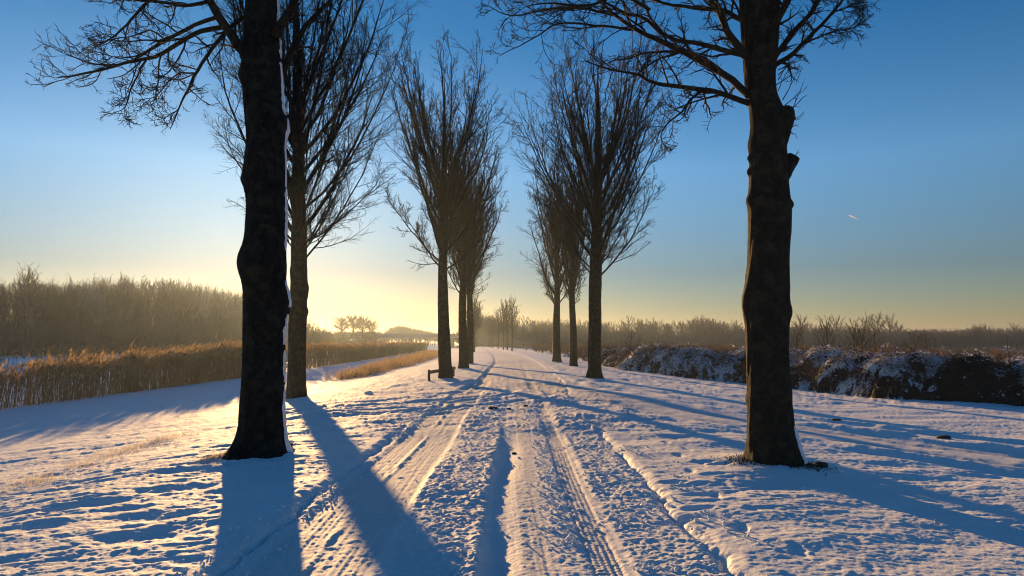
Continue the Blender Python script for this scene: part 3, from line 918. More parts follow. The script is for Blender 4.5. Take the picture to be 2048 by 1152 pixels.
snow_strips(prof1, FOOT["L1"], trunk1, -0.28, [(zL(915), zL(770), 0.22), (zL(765), zL(700), 0.33), (zL(690), zL(628), 0.26), (zL(615), zL(560), 0.10), (zL(500), zL(380), 0.16), (zL(375), zL(235), 0.12),
                                                (zL(230), zL(120), 0.30), (zL(115), zL(-60), 0.25)], 0.014, 1)
snow_strips(prof2, FOOT["R1"], trunk2, -0.75, [(zR(925), zR(850), 0.16)], 0.03, 2)

# ------------------------------------------------------------------ smaller and far trees
def simple_tree(seed, H, hb, radius, r0, n_limb, dens, tw, round_top=0.0, droop=0.0):
    """(trunk, crown) geometry round the origin"""
    rg = np.random.default_rng(seed)
    zz = np.linspace(-0.2, H * 0.95, 16)
    tp = np.zeros((1, 16, 3)); tp[0, :, 2] = zz
    tp[0, 1:, :2] = np.cumsum(rg.normal(0, H * 0.004, (15, 2)), 0)
    tr = (r0 * np.maximum(1 - (zz - zz[0]) / (H * 0.97), 0.05) ** 0.8)[None]
    trunk = tubes(tp, tr, 7)
    P, Rr = [], []
    for i in range(n_limb):
        f = (i + rg.random()) / n_limb
        h0 = hb + (H * 0.75 - hb) * f
        az = i * 2.39996 + rg.normal(0, 0.3)
        prof = (1 - 0.55 * f) if round_top == 0 else math.sin(math.pi * (0.30 + 0.6 * f)) ** 0.7
        rt = radius * prof * rg.uniform(0.7, 1.05)
        ztip = min(h0 + (H - hb) * rg.uniform(0.28, 0.48) * (1 - droop), H * rg.uniform(0.92, 1.0))
        c0 = np.array([np.interp(h0, zz, tp[0, :, 0]), np.interp(h0, zz, tp[0, :, 1]), h0])
        o = np.array([math.cos(az), math.sin(az), 0])
        t = np.linspace(0, 1, 7)[:, None]
        c1 = c0 + o * rt * 0.55 + [0, 0, (ztip - h0) * 0.4]
        tip = c0 * [1, 1, 0] + o * rt + [0, 0, ztip]
        pts = (1 - t) ** 2 * c0 + 2 * (1 - t) * t * c1 + t * t * tip
        pts[1:] += rg.normal(0, H * 0.005, pts[1:].shape)
        P.append(pts); Rr.append(r0 * 0.32 * (1 - t[:, 0]) ** 0.7 + tw)
    P = np.array(P); Rr = np.array(Rr); ids = np.arange(n_limb)
    L2 = grow(P, Rr, ids, dens[0], rg, 0.15, 1, 0.6, 0.2, 0.42, 4, 0.6, r0 * 0.14, tw, 0.3, 0.12, H * 0.03)
    parts = [tubes(P, Rr, 4), tubes(L2[0], L2[1], 3)]
    if len(dens) > 1:
        L3 = grow(L2[0], L2[1], L2[2], dens[1], rg, 0.15, 1, 0.65, 0.2, 0.5, 3, 0.8, r0 * 0.08, tw * 0.8, 0.25, 0.15, H * 0.02)
        parts.append(tubes(L3[0], L3[1], 3))
    return trunk, join(parts)

def tree_thing(name, seed, foot, label, cat, group, mat, **kw):
    tr, cr = simple_tree(seed, **kw)
    root = empty(name, foot, label, cat, group)
    obj("trunk", tr[0], tr[1], mat, root)
    tag(obj("crown", cr[0], cr[1], mat, root), kind="stuff")
    return root

# the younger row farther along the road
yt = []
ya = tree_thing("young_tree", 71, (0, 0, 0), "x", "tree", "young trees in the far row", M["young_bark"], H=9.8, hb=2.9, radius=1.7, r0=0.15, n_limb=20, dens=(8, 5), tw=0.014)
yb = tree_thing("young_tree", 74, (0, 0, 0), "x", "tree", "young trees in the far row", M["young_bark"], H=9.2, hb=2.6, radius=1.5, r0=0.14, n_limb=18, dens=(8, 5), tw=0.016)
def put(t, px, d, z, rot=0.0, s=1.0, label=None, first=False):
    loc = (float((px - 1024) / FPX * d), float(d), z)
    if first:
        t.location = loc; t.rotation_euler = (0, 0, rot); t.scale = (s, s, s)
        if label: t["label"] = label
        return t
    return dup_tree(t, loc, rot, s, label)
put(ya, 1024, 121, 0.0, 0.3, 1.0, "young slim tree at the near end of the far row", True)
put(yb, 1014.5, 133, -0.02, 1.1, 1.08, "young slim tree second from the near end of the far row", True)
put(ya, 1007, 137, -0.02, 2.2, 1.02, "young slim tree third from the near end of the far row")
put(yb, 996.5, 158, -0.05, 0.7, 1.02, "young slim tree fourth from the near end, standing a little apart in the far row")
FAR_LABEL = "hazy young tree in the crowded far end of the row, merging with its neighbours"
rr_ = random.Random(9)
for (px, d, s) in [(986, 178, 0.95), (983, 190, 1.0), (980, 205, 1.05), (977, 215, 1.0), (974.5, 228, 1.1), (972, 240, 1.1), (969, 255, 1.15), (966, 270, 1.25), (962, 285, 1.3)]:
    put(rr_.choice((ya, yb)), px, d, -0.1, rr_.uniform(0, 6), s, FAR_LABEL)
for (px, d, s) in [(949, 105, 1.0), (943, 95, 0.75), (946, 125, 0.9), (949, 160, 1.1), (952, 190, 1.25), (955, 220, 1.35), (957, 255, 1.45), (959, 300, 1.6)]:
    put(rr_.choice((ya, yb)), px, d, -0.1, rr_.uniform(0, 6), s, "hazy young tree beyond the last big trunks on the canal side of the road")

# tree templates that the woods are planted with (joined into one mass each)
TPL = []
for k in range(5):
    tr, cr = simple_tree(300 + k, 13.0 + k * 0.35, 2.2 + 0.5 * k, 2.3, 0.17, 15, (7, 3), 0.022)
    TPL.append(join([tr, cr]))
TPL_FAR = []
for k in range(5):
    tr, cr = simple_tree(320 + k, 10.0, 2.0, 2.4, 0.16, 12, (7, 2), 0.035, round_top=1.0)
    TPL_FAR.append(join([tr, cr]))
def shrub(seed, H, radius, tw, n=14, dens=(6, 3)):
    rg = np.random.default_rng(seed)
    P, Rr = [], []
    for i in range(n):
        az = i * 2.4 + rg.normal(0, .4); a = rg.uniform(0.15, 0.9); L = H * rg.uniform(0.7, 1.0)
        o = np.array([math.cos(az) * math.sin(a) * radius / H * 1.4, math.sin(az) * math.sin(a) * radius / H * 1.4, math.cos(a * 0.8)])
        t = np.linspace(0, 1, 6)[:, None]
        p = o * L * t + rg.normal(0, 0.03 * H, (6, 3)) * t
        p[:, 2] += 0.1 * H * t[:, 0] ** 2 - 0.05
        P.append(p); Rr.append(tw * 2.0 * (1 - t[:, 0]) + tw)
    P = np.array(P); Rr = np.array(Rr)
    L2 = grow(P, Rr, np.arange(n), dens[0], rg, 0.2, 1, 0.6, 0.2, 0.5, 4, 0.8, tw * 1.6, tw, 0.3, 0.15, 0.05)
    L3 = grow(L2[0], L2[1], L2[2], dens[1], rg, 0.2, 1, 0.7, 0.2, 0.5, 3, 0.8, tw, tw * 0.7, 0.2, 0.15, 0.05)
    return join([tubes(P, Rr, 3), tubes(L2[0], L2[1], 3), tubes(L3[0], L3[1], 3)])
SHR = [shrub(340 + k, 3.4, 2.2, 0.022) for k in range(4)]

def plant(name, spots, templates, mat, rg, smooth=True):
    Vs, Fs, off = [], [], 0
    for (x, y, z, s, sz) in spots:
        V, F = templates[rg.integers(len(templates))]
        a = rg.uniform(0, 6.28)
        c, sn = math.cos(a), math.sin(a)
        Vs.append(np.stack([x + s * (V[:, 0] * c - V[:, 1] * sn), y + s * (V[:, 0] * sn + V[:, 1] * c), z + sz * V[:, 2]], 1))
        Fs.append(F + off); off += len(V)
    return obj(name, np.concatenate(Vs), np.concatenate(Fs), mat, smooth=smooth)

def spot(px, d, top_py, H, z=-0.5, w=1.0):
    """a tree at that distance whose top reaches that row of the photograph"""
    zt = CAM_Z + (684 - top_py) / FPX * d
    sz = max((zt - z) / H, 0.1)
    return ((px - 1024) / FPX * d, d, z, sz * w, sz)

rgw = np.random.default_rng(91)
TOPX = [-500, -300, -100, 0, 30, 100, 150, 210, 260, 300, 340, 380, 420, 450, 480, 520, 560, 600, 640]
TOPY = [575, 570, 566, 562, 560, 566, 566, 560, 558, 560, 562, 568, 574, 580, 588, 600, 615, 635, 655]
spots = []
for i in range(330):
    px = rgw.uniform(-330, 570) if i > 120 else rgw.uniform(60, 570)
    depth = rgw.random()
    base = np.interp(px, [-400, 0, 300, 500, 640], [88, 100, 125, 160, 200])
    d = base + depth * 42
    ty = np.interp(px, TOPX, TOPY) + rgw.normal(0, 5) + 9 * rgw.random()
    spots.append(spot(px, d, ty, 13.6, -0.5, rgw.uniform(0.75, 1.2)))
wd = plant("wood", spots[::4] + spots[1::4] + spots[2::4], TPL, M["wood_twig"], rgw)
tag(wd, "frosted bare wood beyond the reeds on the far side of the canal", "wood", kind="stuff")
M["frosted"] = plain_material("hoar_twig", (0.15, 0.15, 0.145), (0.27, 0.27, 0.26), 0.4)
fr_ = plant("frosted_trees", spots[3::4], TPL, M["frosted"], rgw)
fr_.parent = wd
tag(fr_, kind="stuff")
spots = []
for i in range(230):
    px = rgw.uniform(-330, 640)
    base = np.interp(px, [-400, 0, 300, 500, 640], [82, 93, 118, 150, 170])
    d = base + rgw.random() * 14
    h = rgw.uniform(640, 664)
    spots.append(spot(px, d, h if px < 600 else rgw.uniform(655, 668), 3.4, -0.5, 1.2))
tag(plant("undergrowth", spots, SHR, M["wood_twig"], rgw), "dense grey undergrowth along the foot of the frosted wood", "undergrowth", kind="stuff")

# the tall tree that stands clear of the wood
tt = tree_thing("tall_tree", 401, (0, 0, 0), "tall open bare tree rising in front of the wood", "tree", None, M["wood_twig"], H=12.0, hb=5.0, radius=2.1, r0=0.2, n_limb=28, dens=(9, 6), tw=0.012)
s = spot(52, 86, 530, 12.0, -0.5)
tt.location = s[:3]; tt.scale = (s[3], s[3], s[4])

# four round trees by the bridge
bt = None
for k, (px, ty, lab) in enumerate([(684, 634, "round hazy tree, the one at the canal end of the four by the bridge"), (706, 630, "round hazy tree, tallest of the four by the bridge"),
                                   (726, 633, "round hazy tree between the tallest and the smallest of the four by the bridge"), (745, 641, "round hazy tree, smallest of the four by the bridge, closest to the grove")]):
    if bt is None or k == 2:
        nb = tree_thing("round_tree", 410 + k, (0, 0, 0), lab, "tree", "round trees by the bridge", M["far_twig"], H=9.0, hb=1.9, radius=3.4, r0=0.30, n_limb=24, dens=(9, 5), tw=0.042, round_top=1.0)
        bt = nb
    else:
        nb = dup_tree(bt, (0, 0, 0), 1.3 * k, 1.0, lab)
    s = spot(px, 250 + 3 * k, ty, 9.0, 3.6, 1.35)
    nb.location = s[:3]; nb.scale = (s[3], s[3], s[4])

# grove behind the bridge and woods to the right
spots = []
for i in range(120):
    px = rgw.uniform(768, 900)
    d = rgw.uniform(360, 430)
    ty = np.interp(px, [768, 776, 785, 799, 816, 835, 859, 880, 900], [668, 660, 652, 650, 653, 657, 661, 665, 668]) + rgw.uniform(0, 3)
    spots.append(spot(px, d, ty, 10.0, -0.5, 1.3))
tag(plant("grove", spots, TPL_FAR, M["far_twig"], rgw), "rounded hazy grove behind the bridge", "grove", kind="stuff")
spots = []
for i in range(330):
    px = rgw.uniform(925, 1700)
    d = rgw.uniform(250, 340)
    ty = np.interp(px, [925, 960, 1030, 1060, 1120, 1200, 1260, 1330, 1400, 1440, 1500, 1600, 1700], [640, 636, 646, 643, 644, 648, 641, 646, 640, 643, 652, 655, 656]) + rgw.normal(1, 5.5)
    spots.append(spot(px, d, ty, 10.0, -0.5, 1.1))
tag(plant("far_wood", spots, TPL_FAR, M["far_twig"], rgw), "sunlit hazy wood along the horizon behind the bramble bank", "wood", kind="stuff")
spots = []
for i in range(330):
    px = rgw.uniform(1480, 2650)
    d = rgw.uniform(260, 380)
    ty = np.interp(px, [1480, 1800, 1850, 1900, 2048, 2600], [656, 656, 658, 660, 655, 650]) + rgw.normal(0, 3.5)
    spots.append(spot(px, d, ty, 10.0, -0.6, 1.35))
tag(plant("far_wood", spots, TPL_FAR, M["far_twig"], rgw), "low dark wood along the horizon at the side away from the sun", "wood", kind="stuff")
spots = []
for i in range(420):
    px = rgw.uniform(925, 2650)
    spots.append(spot(px, rgw.uniform(240, 330), rgw.uniform(663, 671), 3.4, -0.6, 2.2))
tag(plant("undergrowth", spots, SHR, M["far_twig"], rgw), "hazy undergrowth along the foot of the horizon woods behind the bramble bank", "undergrowth", kind="stuff")
spots = []
for i in range(700):
    yy1 = 45 + 190 * rgw.random() ** 0.8
    px = rgw.uniform(1330, 2500)
    spots.append(((px - 1024) / FPX * yy1, yy1, -0.62, rgw.uniform(0.35, 0.6), rgw.uniform(0.16, 0.3)))
tag(plant("rough_grass", spots, [shrub(380 + k, 3.4, 3.2, 0.03, 12, (5, 2)) for k in range(3)], M["far_twig"], rgw), "grey rough growth over the flat field behind the bramble bank", "rough grass", kind="stuff")
# trees standing above the right-hand wood
hz = None
for k, (px, ty, lab) in enumerate([(1600, 628, "hazy tree just past the near right trunk, above the far wood"), (1672, 630, "hazy tree beside the tall sapling, above the far wood"), (1735, 626, "hazy tall tree in the clump above the right far wood"),
                                   (1756, 625, "hazy tall tree in the middle of the clump above the right far wood"), (1778, 627, "hazy broad tree at the open end of the clump above the far wood"),
                                   (1955, 646, "small hazy tree poking above the far wood, the nearer of a pair"), (1970, 647, "small hazy tree poking above the far wood, beside its twin"), (2025, 645, "small hazy tree above the wood at the picture's edge")]):
    if hz is None:
        nb = hz = tree_thing("field_tree", 430, (0, 0, 0), lab, "tree", "trees above the right far wood", M["far_twig"], H=10.0, hb=3.0, radius=2.9, r0=0.2, n_limb=16, dens=(7, 3), tw=0.03, round_top=1.0)
    else:
        nb = dup_tree(hz, (0, 0, 0), 0.9 * k, 1.0, lab)
    s = spot(px, 230 + 4 * (k % 3), ty, 10.0, -0.5, 0.95)
    nb.location = s[:3]; nb.scale = (s[3], s[3], s[4])
# saplings right behind the bramble bank
sp_ = None
for k, (px, ty, d, lab) in enumerate([(1593, 648, 42, "dense bare sapling touching the near right trunk"), (1653, 628, 46, "tallest thin sapling with a spiky top behind the brambles"), (1706, 634, 47, "slender sapling leaning among the brambles beside the spiky one"),
                                      (1722, 640, 50, "bushy sapling forking low behind the brambles"), (1748, 648, 48, "thin leaning sapling next to the bushy forked one"), (1826, 660, 44, "broad low bare bush behind the brambles"),
                                      (1850, 664, 46, "small bare bush beside the broad low one"), (1262, 655, 70, "bare sapling standing in the reddish scrub")]):
    if k in (0, 3, 5):
        sp_ = tree_thing("sapling", 450 + k, (0, 0, 0), lab, "sapling", "saplings behind the bramble bank", M["young_bark"], H=3.0, hb=(0.5, 0, 0, 0.35, 0, 0.1)[k], radius=(0.75, 0, 0, 0.85, 0, 1.2)[k], r0=0.045, n_limb=14, dens=(6, 4), tw=0.006)
        nb = sp_
    else:
        nb = dup_tree(sp_, (0, 0, 0), 1.7 * k, 1.0, lab)
    s = spot(px, d, ty, 3.0, -0.3, 1.0)
    nb.location = s[:3]; nb.scale = (s[3], s[3], s[4])
# thin stakes in the field
stk = None
for (px, y0, y1, d, lab) in [(1870, 676, 712, 40, "thin stake left of the icy field strip"), (2016, 668, 712, 38, "taller thin stake near the field strip"), (2034, 676, 712, 52, "farther thin stake beside the taller one")]:
    a = W(px, y1, d); b = W(px, y0, d)
    z0 = -0.5
    P = np.array([[[0, 0, 0], [0.01, 0, (b[2] - z0) * 0.5], [0.0, 0.01, b[2] - z0]]]); r = np.array([[0.03, 0.026, 0.02]])
    V, F = tubes(P, r, 6)
    F = [F, np.array([[12 + 5, 12 + 4, 12 + 3, 12 + 2, 12 + 1, 12 + 0]])]
    o = obj("stake", V, F, M["post"])
    o.location = (a[0], d, z0)
    tag(o, lab, "stake", "stakes in the field")

# ------------------------------------------------------------------ bridge
def box(c, s):
    c = np.asarray(c, float); s = np.asarray(s, float) / 2
    V = np.array([[x, y, z] for x in (-1, 1) for y in (-1, 1) for z in (-1, 1)]) * s + c
    F = np.array([[0, 1, 3, 2], [4, 6, 7, 5], [0, 4, 5, 1], [2, 3, 7, 6], [0, 2, 6, 4], [1, 5, 7, 3]])
    return V, F
BD = 262
bx0 = (692 - 1024) / FPX * BD; bx1 = (948 - 1024) / FPX * BD
zb = lambda py: CAM_Z + (684 - py) / FPX * BD
br = empty("bridge", ((bx0 + bx1) / 2, BD, 0), "hazy concrete road bridge crossing the canal on a thick pier", "bridge")
V, F = box((0, 0, (zb(671) + zb(676)) / 2), (bx1 - bx0, 9, zb(671) - zb(676)))
obj("deck", V, F, M["concrete"], br, smooth=False)
for sy in (-4.4, 4.4):
    V, F = box((0, sy, zb(671) + 0.28), (bx1 - bx0, 0.18, 0.55))
    obj("parapet", V, F, M["concrete"], br, smooth=False)
for px in (821, 905):
    V, F = box(((px - 1024) / FPX * BD - (bx0 + bx1) / 2, 0, (zb(676) - 1.6) / 2), (1.0, 7.5, zb(676) + 1.55))
    obj("pier", V, F, M["concrete"], br, smooth=False)
# its approach embankment
def mound(name, x0, x1, y0, y1, h, slope, mat, nx=40, ny=16):
    xs = np.linspace(x0, x1, nx); ysm = np.linspace(y0, y1, ny)
    X, Y = np.meshgrid(xs, ysm, indexing="ij")
    e = np.minimum(np.minimum(X - x0, x1 - X), np.minimum(Y - y0, y1 - Y))
    Z = -0.9 + np.minimum(e / slope, h + 0.9) + 0.2 * fbm(X / 5, Y / 5, 3, 66) * (e > 0.1)
    i = np.arange(nx - 1)[:, None] * ny + np.arange(ny - 1)[None, :]
    F = np.stack([i, i + ny, i + ny + 1, i + 1], -1).reshape(-1, 4)
    return tag(obj(name, np.stack([X.ravel(), Y.ravel(), Z.ravel()], 1), F, mat), kind="structure")
mound("embankment", bx0 - 190, bx0 + 6, BD - 14, BD + 12, 3.9, 1.7, M["far_twig"])
mound("embankment", bx1 - 7, bx1 + 22, BD - 14, BD + 12, 2.6, 1.7, M["far_twig"])
spots = [spot(rgw.uniform(600, 765), BD - rgw.uniform(10, 60), rgw.uniform(674, 682), 3.4, -0.5, 1.6) for i in range(60)]
spots += [spot(rgw.uniform(600, 760), BD + rgw.uniform(-6, 8), rgw.uniform(662, 668), 3.4, 2.6, 2.0) for i in range(60)]
tag(plant("bank_scrub", spots, SHR, M["far_twig"], rgw), "misty scrub on the bridge approach and canal bank", "scrub", kind="stuff")

# ------------------------------------------------------------------ reeds and grasses
def ribbons(base, tip, w0, w1, rg, bow=0.0, K=3):
    """thin flat blades, facing at random"""
    N = len(base)
    t = np.linspace(0, 1, K)[None, :, None]
    a = rg.uniform(0, 2 * math.pi, N)
    side = np.stack([np.cos(a), np.sin(a), np.zeros(N)], 1)
    bw = np.stack([np.sin(a), -np.cos(a), np.zeros(N)], 1) * (bow * np.linalg.norm(tip - base, axis=1))[:, None]
    P = base[:, None] + (tip - base)[:, None] * t + bw[:, None] * (4 * t * (1 - t))
    w = (w0[:, None] + (w1 - w0)[:, None] * t[0, :, 0][None, :])[..., None] / 2
    V = np.stack([P - side[:, None] * w, P + side[:, None] * w], 2).reshape(-1, 3)
    b = (np.arange(N) * K * 2)[:, None]; k = (np.arange(K - 1) * 2)[None, :]
    F = np.stack([b + k, b + k + 1, b + k + 3, b + k + 2], -1).reshape(-1, 4)
    return V, F

def reed_bed(name, x, y, h, rg, label, widen, plume=1.0):
    N = len(x)
    z = terrain(x, y, fine=False) - 0.05
    z = np.maximum(z, -1.12)
    base = np.stack([x, y, z], 1)
    lean = rg.normal(0, 0.10, (N, 2)) + np.array([0.05, -0.03])
    tip = base + np.stack([lean[:, 0] * h, lean[:, 1] * h, h], 1)
    w = widen
    st = ribbons(base, tip, 0.011 * w, 0.007 * w, rg, 0.02, 3)
    # leaves
    k = rg.integers(0, N, int(N * 1.6))
    f = rg.uniform(0.25, 0.85, len(k))[:, None]
    lb = base[k] + (tip - base)[k] * f
    az = rg.uniform(0, 6.28, len(k)); L = rg.uniform(0.25, 0.5, len(k))
    lt = lb + np.stack([np.cos(az) * L * 0.6, np.sin(az) * L * 0.6, L * rg.uniform(-0.1, 0.8, len(k))], 1)
    lf = ribbons(lb, lt, 0.018 * w[k], 0.003 * w[k], rg, 0.08, 3)
    V, F = join([st, lf])
    o = obj(name, V, F, M["reed"], smooth=False)
    tag(o, label, "reeds", kind="stuff")
    # plumes
    m = np.where(rg.random(N) < plume)[0]
    parts = []
    for q in range(3):
        pb = tip[m] - (tip - base)[m] * (0.03 * q)
        az = rg.normal(-0.6, 0.7, len(m)); L = rg.uniform(0.14, 0.30, len(m))
        pt = pb + np.stack([np.cos(az) * L * 0.55, np.sin(az) * L * 0.55, L * rg.uniform(0.3, 1.0, len(m))], 1)
        parts.append(ribbons(pb, pt, 0.045 * w[m], 0.01 * w[m], rg, 0.1, 3))
    V2, F2 = join(parts)
    p = obj("plumes", V2, F2, M["plume"], o, smooth=False)
    tag(p, kind="stuff")
    return o

rgr = np.random.default_rng(17)
N = 10000
y = np.concatenate([rgr.uniform(9, 48, 6200), 48 + 150 * rgr.random(5600) ** 1.2])
x = -17.0 - 2.9 * rgr.random(len(y)) ** 0.9 + bend(y) + 0.35 * fbm(y / 3, y * 0, 3, 5)
clump = fbm(x / 1.2, y / 1.2, 3, 12)
h = (np.interp(y, [18, 25, 34], [1.15, 1.25, 1.62]) + 0.42 * clump + rgr.normal(0, 0.20, len(y))) * (1 + 0.10 * (y > 40))
keep = ((clump > -0.30) | (rgr.random(len(y)) < 0.4)) & ((y > 30) | (rgr.random(len(y)) < 0.75))
x, y, h = x[keep], y[keep], h[keep]
reed_bed("reed_bed", x, y, h, rgr, "dry brown reeds lining the near bank of the frozen canal", 1.4 + np.clip(y - 20, 0, 120) / 28)
y = 18 + 170 * rgr.random(5200) ** 1.1
x = -39.5 - 3.5 * rgr.random(len(y)) + bend(y)
cl = fbm(y / 7, y * 0 + 3, 3, 15)
keep = cl > -0.25
x, y, cl = x[keep], y[keep], cl[keep]
h = 1.5 + 0.9 * cl + rgr.normal(0, 0.2, len(y))
reed_bed("reed_bed", x, y, h, rgr, "reddish reeds on the far bank of the canal in front of the wood", 2.2 + np.clip(y - 20, 0, 120) / 28)

def grass_patch(name, x, y, h, rg, mat, label, cat, w=0.012, lean=0.35, sink=0.02):
    N = len(x)
    z = ground_z(x, y) - sink
    base = np.stack([x, y, z], 1)
    az = rg.uniform(0, 6.28, N)
    l = np.abs(rg.normal(0, lean, N)) * h
    tip = base + np.stack([np.cos(az) * l, np.sin(az) * l, h], 1)
    ww = np.broadcast_to(np.asarray(w, float), (N,)).copy()
    V, F = ribbons(base, tip, ww, ww * 0.3, rg, 0.12, 3)
    return tag(obj(name, V, F, mat, smooth=False), label, cat, kind="stuff")

# island of tall dry grass on the bank, with two outliers farther on
ax_ = []; ay_ = []
cen = [G(700, 752, -0.35), G(745, 742, -0.4), G(800, 729, -0.45), G(850, 714, -0.45), G(872, 704, -0.45)]
cen = np.array(cen)
for i in range(17000):
    f = rgr.random() ** 0.8 * 3.9
    k = int(f); q = f - k
    c = cen[k] * (1 - q) + cen[k + 1] * q
    wd = 1.1 + 0.40 * f
    ax_.append(c[0] + np.clip(rgr.normal(0, wd * 0.5), -wd, wd) - 0.3); ay_.append(c[1] + rgr.normal(0, 0.9))
ax_ = np.array(ax_); ay_ = np.array(ay_)
keep = fbm(ax_ / 0.55, ay_ / 1.6, 3, 18) > rgr.uniform(-0.5, 0.25, len(ax_))
ax_ = ax_[keep]; ay_ = ay_[keep]
hh = (0.44 + 0.30 * fbm(ax_ / 0.6, ay_ / 2.0, 3, 19) + rgr.normal(0, 0.07, len(ax_))) * np.interp(ay_, [25, 29, 36, 70], [0.35, 0.8, 1.0, 1.35])
grass_patch("tall_grass", ax_, ay_, np.maximum(hh, 0.08), rgr, M["grass"], "island of golden dry grass on the snowy bank before the canal", "grass", w=0.010 + np.clip(ay_ - 25, 0, 80) * 0.0005)
# frosted tufts through the snow of the bank
nx_ = 2600
f = rgr.random(nx_)
ts = np.array([G(20, 1018, -.25), G(130, 962, -.25), G(230, 925, -.25), G(300, 893, -.2), G(345, 880, -.2)])
ff = f * 3.99; kk = ff.astype(int); q = (ff - kk)[:, None]
cc = ts[kk] * (1 - q) + ts[kk + 1] * q
gx = cc[:, 0] + rgr.normal(0, 0.22, nx_); gy = cc[:, 1] + rgr.normal(0, 0.22, nx_)
g_m = fbm(gx / 0.25, gy / 0.25, 2, 27) > -0.1
grass_patch("frosted_grass", gx[g_m], gy[g_m], rgr.uniform(0.03, 0.11, g_m.sum()), rgr, M["frost_grass"], "line of frosted grass tufts poking through snow on the bank", "grass", w=0.006, lean=0.9)
# sparse blade tips all over the verges
n2 = 10000
gy = rgr.uniform(4.6, 26, n2); gx = rgr.uniform(-10, 8.5, n2)
g_m = ((gx < -2.5) | (gx > 2.2)) & (fbm(gx / 0.6, gy / 0.6, 2, 29) > 0.0) & (np.abs(lane_dist(gx, gy)) > 1.9)
grass_patch("grass_tips", gx[g_m], gy[g_m], rgr.uniform(0.02, 0.07, g_m.sum()), rgr, M["frost_grass"], "single frosty grass tips sticking out of the verge snow", "grass", w=0.004, lean=0.8)
# mossy grass at the foot of the near left trunk
gl = FOOT["L1"]
gx = gl[0] - 0.42 + rgr.normal(0, 0.10, 700) - 0.1; gy = gl[1] - 0.25 + rgr.normal(0, 0.14, 700)
grass_patch("root_grass", gx, gy, rgr.uniform(0.02, 0.06, 700), rgr, M["grass"], "mossy dead grass at the root of the thick left trunk", "grass", w=0.005, lean=0.9)
gl = FOOT["R1"]
a_ = np.concatenate([rgr.normal(-0.35, 0.45, 700), rgr.normal(3.5, 0.45, 500), rgr.uniform(0, 6.28, 300)]); r_ = 0.33 + np.abs(rgr.normal(0, 0.13, 1500))
grass_patch("root_grass", gl[0] + np.cos(a_) * r_ * 1.15, gl[1] + np.sin(a_) * r_, rgr.uniform(0.015, 0.05, 1500), rgr, M["bramble"], "dark leaf litter ring round the foot of the thick right trunk", "litter", w=0.016, lean=1.2)

# ------------------------------------------------------------------ bramble bank on the right
def GT(px, py):
    z0 = -0.3
    for _ in range(8):
        p = G(px, py, z0)
        z0 = float(terrain(np.array([p[0]]), np.array([p[1]]), fine=False)[0])
    return p
_ne = [GT(px, py) for (px, py) in [(2250, 822), (2048, 812), (1850, 802), (1700, 793), (1500, 768), (1250, 741), (1150, 716)]]
NE_Y = [6, 13] + [float(p[1]) for p in _ne] + [95, 130]
NE_X = [26, 21] + [float(p[0]) for p in _ne] + [6.4, 5.6]
def bank_h(x, y):
    e = (x - np.interp(y, NE_Y, NE_X) + 0.9 * fbm(x / 1.5, y / 1.5, 3, 301)) 
    wid = np.interp(y, [10, 20, 30, 45, 80], [6, 6, 6, 9, 14])
    up = np.clip(e / 2.3, 0, 1); up = np.sin(up * math.pi / 2) ** 0.8
    dn = 1 - sstep(wid * 0.55, wid, e)
    lumps = 0.35 + 0.5 * fbm(x / 1.1, y / 1.1, 3, 305)
    H = np.interp(y, [10, 20, 26, 34, 44, 60, 120], [1.45, 1.50, 1.68, 1.75, 1.55, 1.25, 0.8])
    return H * up * dn * (0.78 + 0.55 * lumps) * (0.97 + 0.2 * fbm(x / 3.2, y / 3.2, 2, 309))
xs = np.arange(-2, 18, 0.11); yv = np.concatenate([np.arange(7, 34, 0.10), np.arange(34, 60, 0.22), np.arange(60, 110, 0.5)])
X, Y = np.meshgrid(xs, yv, indexing="ij")
X = X + np.interp(Y, NE_Y, NE_X) 
bh = bank_h(X.ravel(), Y.ravel())
gz = terrain(X.ravel(), Y.ravel(), fine=False)
fine_n = (0.16 * fbm(X.ravel() / 0.34, Y.ravel() / 0.34, 4, 311) + 0.10 * billow(X.ravel() / 0.6, Y.ravel() / 0.6, 2, 313)) * np.minimum(bh, 0.5) * 2
Z = gz - 0.08 + bh + fine_n * (bh > 0.02)
ny_ = len(yv)
i = np.arange(len(xs) - 1)[:, None] * ny_ + np.arange(ny_ - 1)[None, :]
Q = np.stack([i, i + ny_, i + ny_ + 1, i + 1], -1).reshape(-1, 4)
Q = Q[(bh[Q] > 0.02).any(1)]
def bramble_ground_mat():
    m, nt, b = new_mat("bramble_mass")
    n1 = noise_node(nt, 14, 6, 0.7)
    dark = ramp(nt, n1.outputs[0], [(0.35, (0.010, 0.009, 0.008)), (0.7, (0.034, 0.026, 0.020))])
    at = node(nt, "ShaderNodeAttribute"); at.attribute_name = "snow"
    n2 = noise_node(nt, 20, 5, 0.65)
    ad = node(nt, "ShaderNodeMath", operation="ADD")
    nt.links.new(at.outputs["Fac"], ad.inputs[0]); nt.links.new(n2.outputs[0], ad.inputs[1])
    f = ramp(nt, ad.outputs[0], [(0.80, (0, 0, 0)), (0.92, (1, 1, 1))])
    mx = node(nt, "ShaderNodeMix", data_type="RGBA")
    nt.links.new(f, mx.inputs[0]); nt.links.new(dark, mx.inputs[6]); mx.inputs[7].default_value = (0.80, 0.82, 0.85, 1)
    nt.links.new(mx.outputs[2], b.inputs["Base Color"])
    b.inputs["Roughness"].default_value = 0.8
    b.inputs["Specular IOR Level"].default_value = 0.15
    bp = node(nt, "ShaderNodeBump"); bp.inputs["Distance"].default_value = 0.06; bp.inputs["Strength"].default_value = 1.0
    nt.links.new(n2.outputs[0], bp.inputs["Height"]); nt.links.new(bp.outputs[0], b.inputs["Normal"])
    return m
M["bramble_mass"] = bramble_ground_mat()
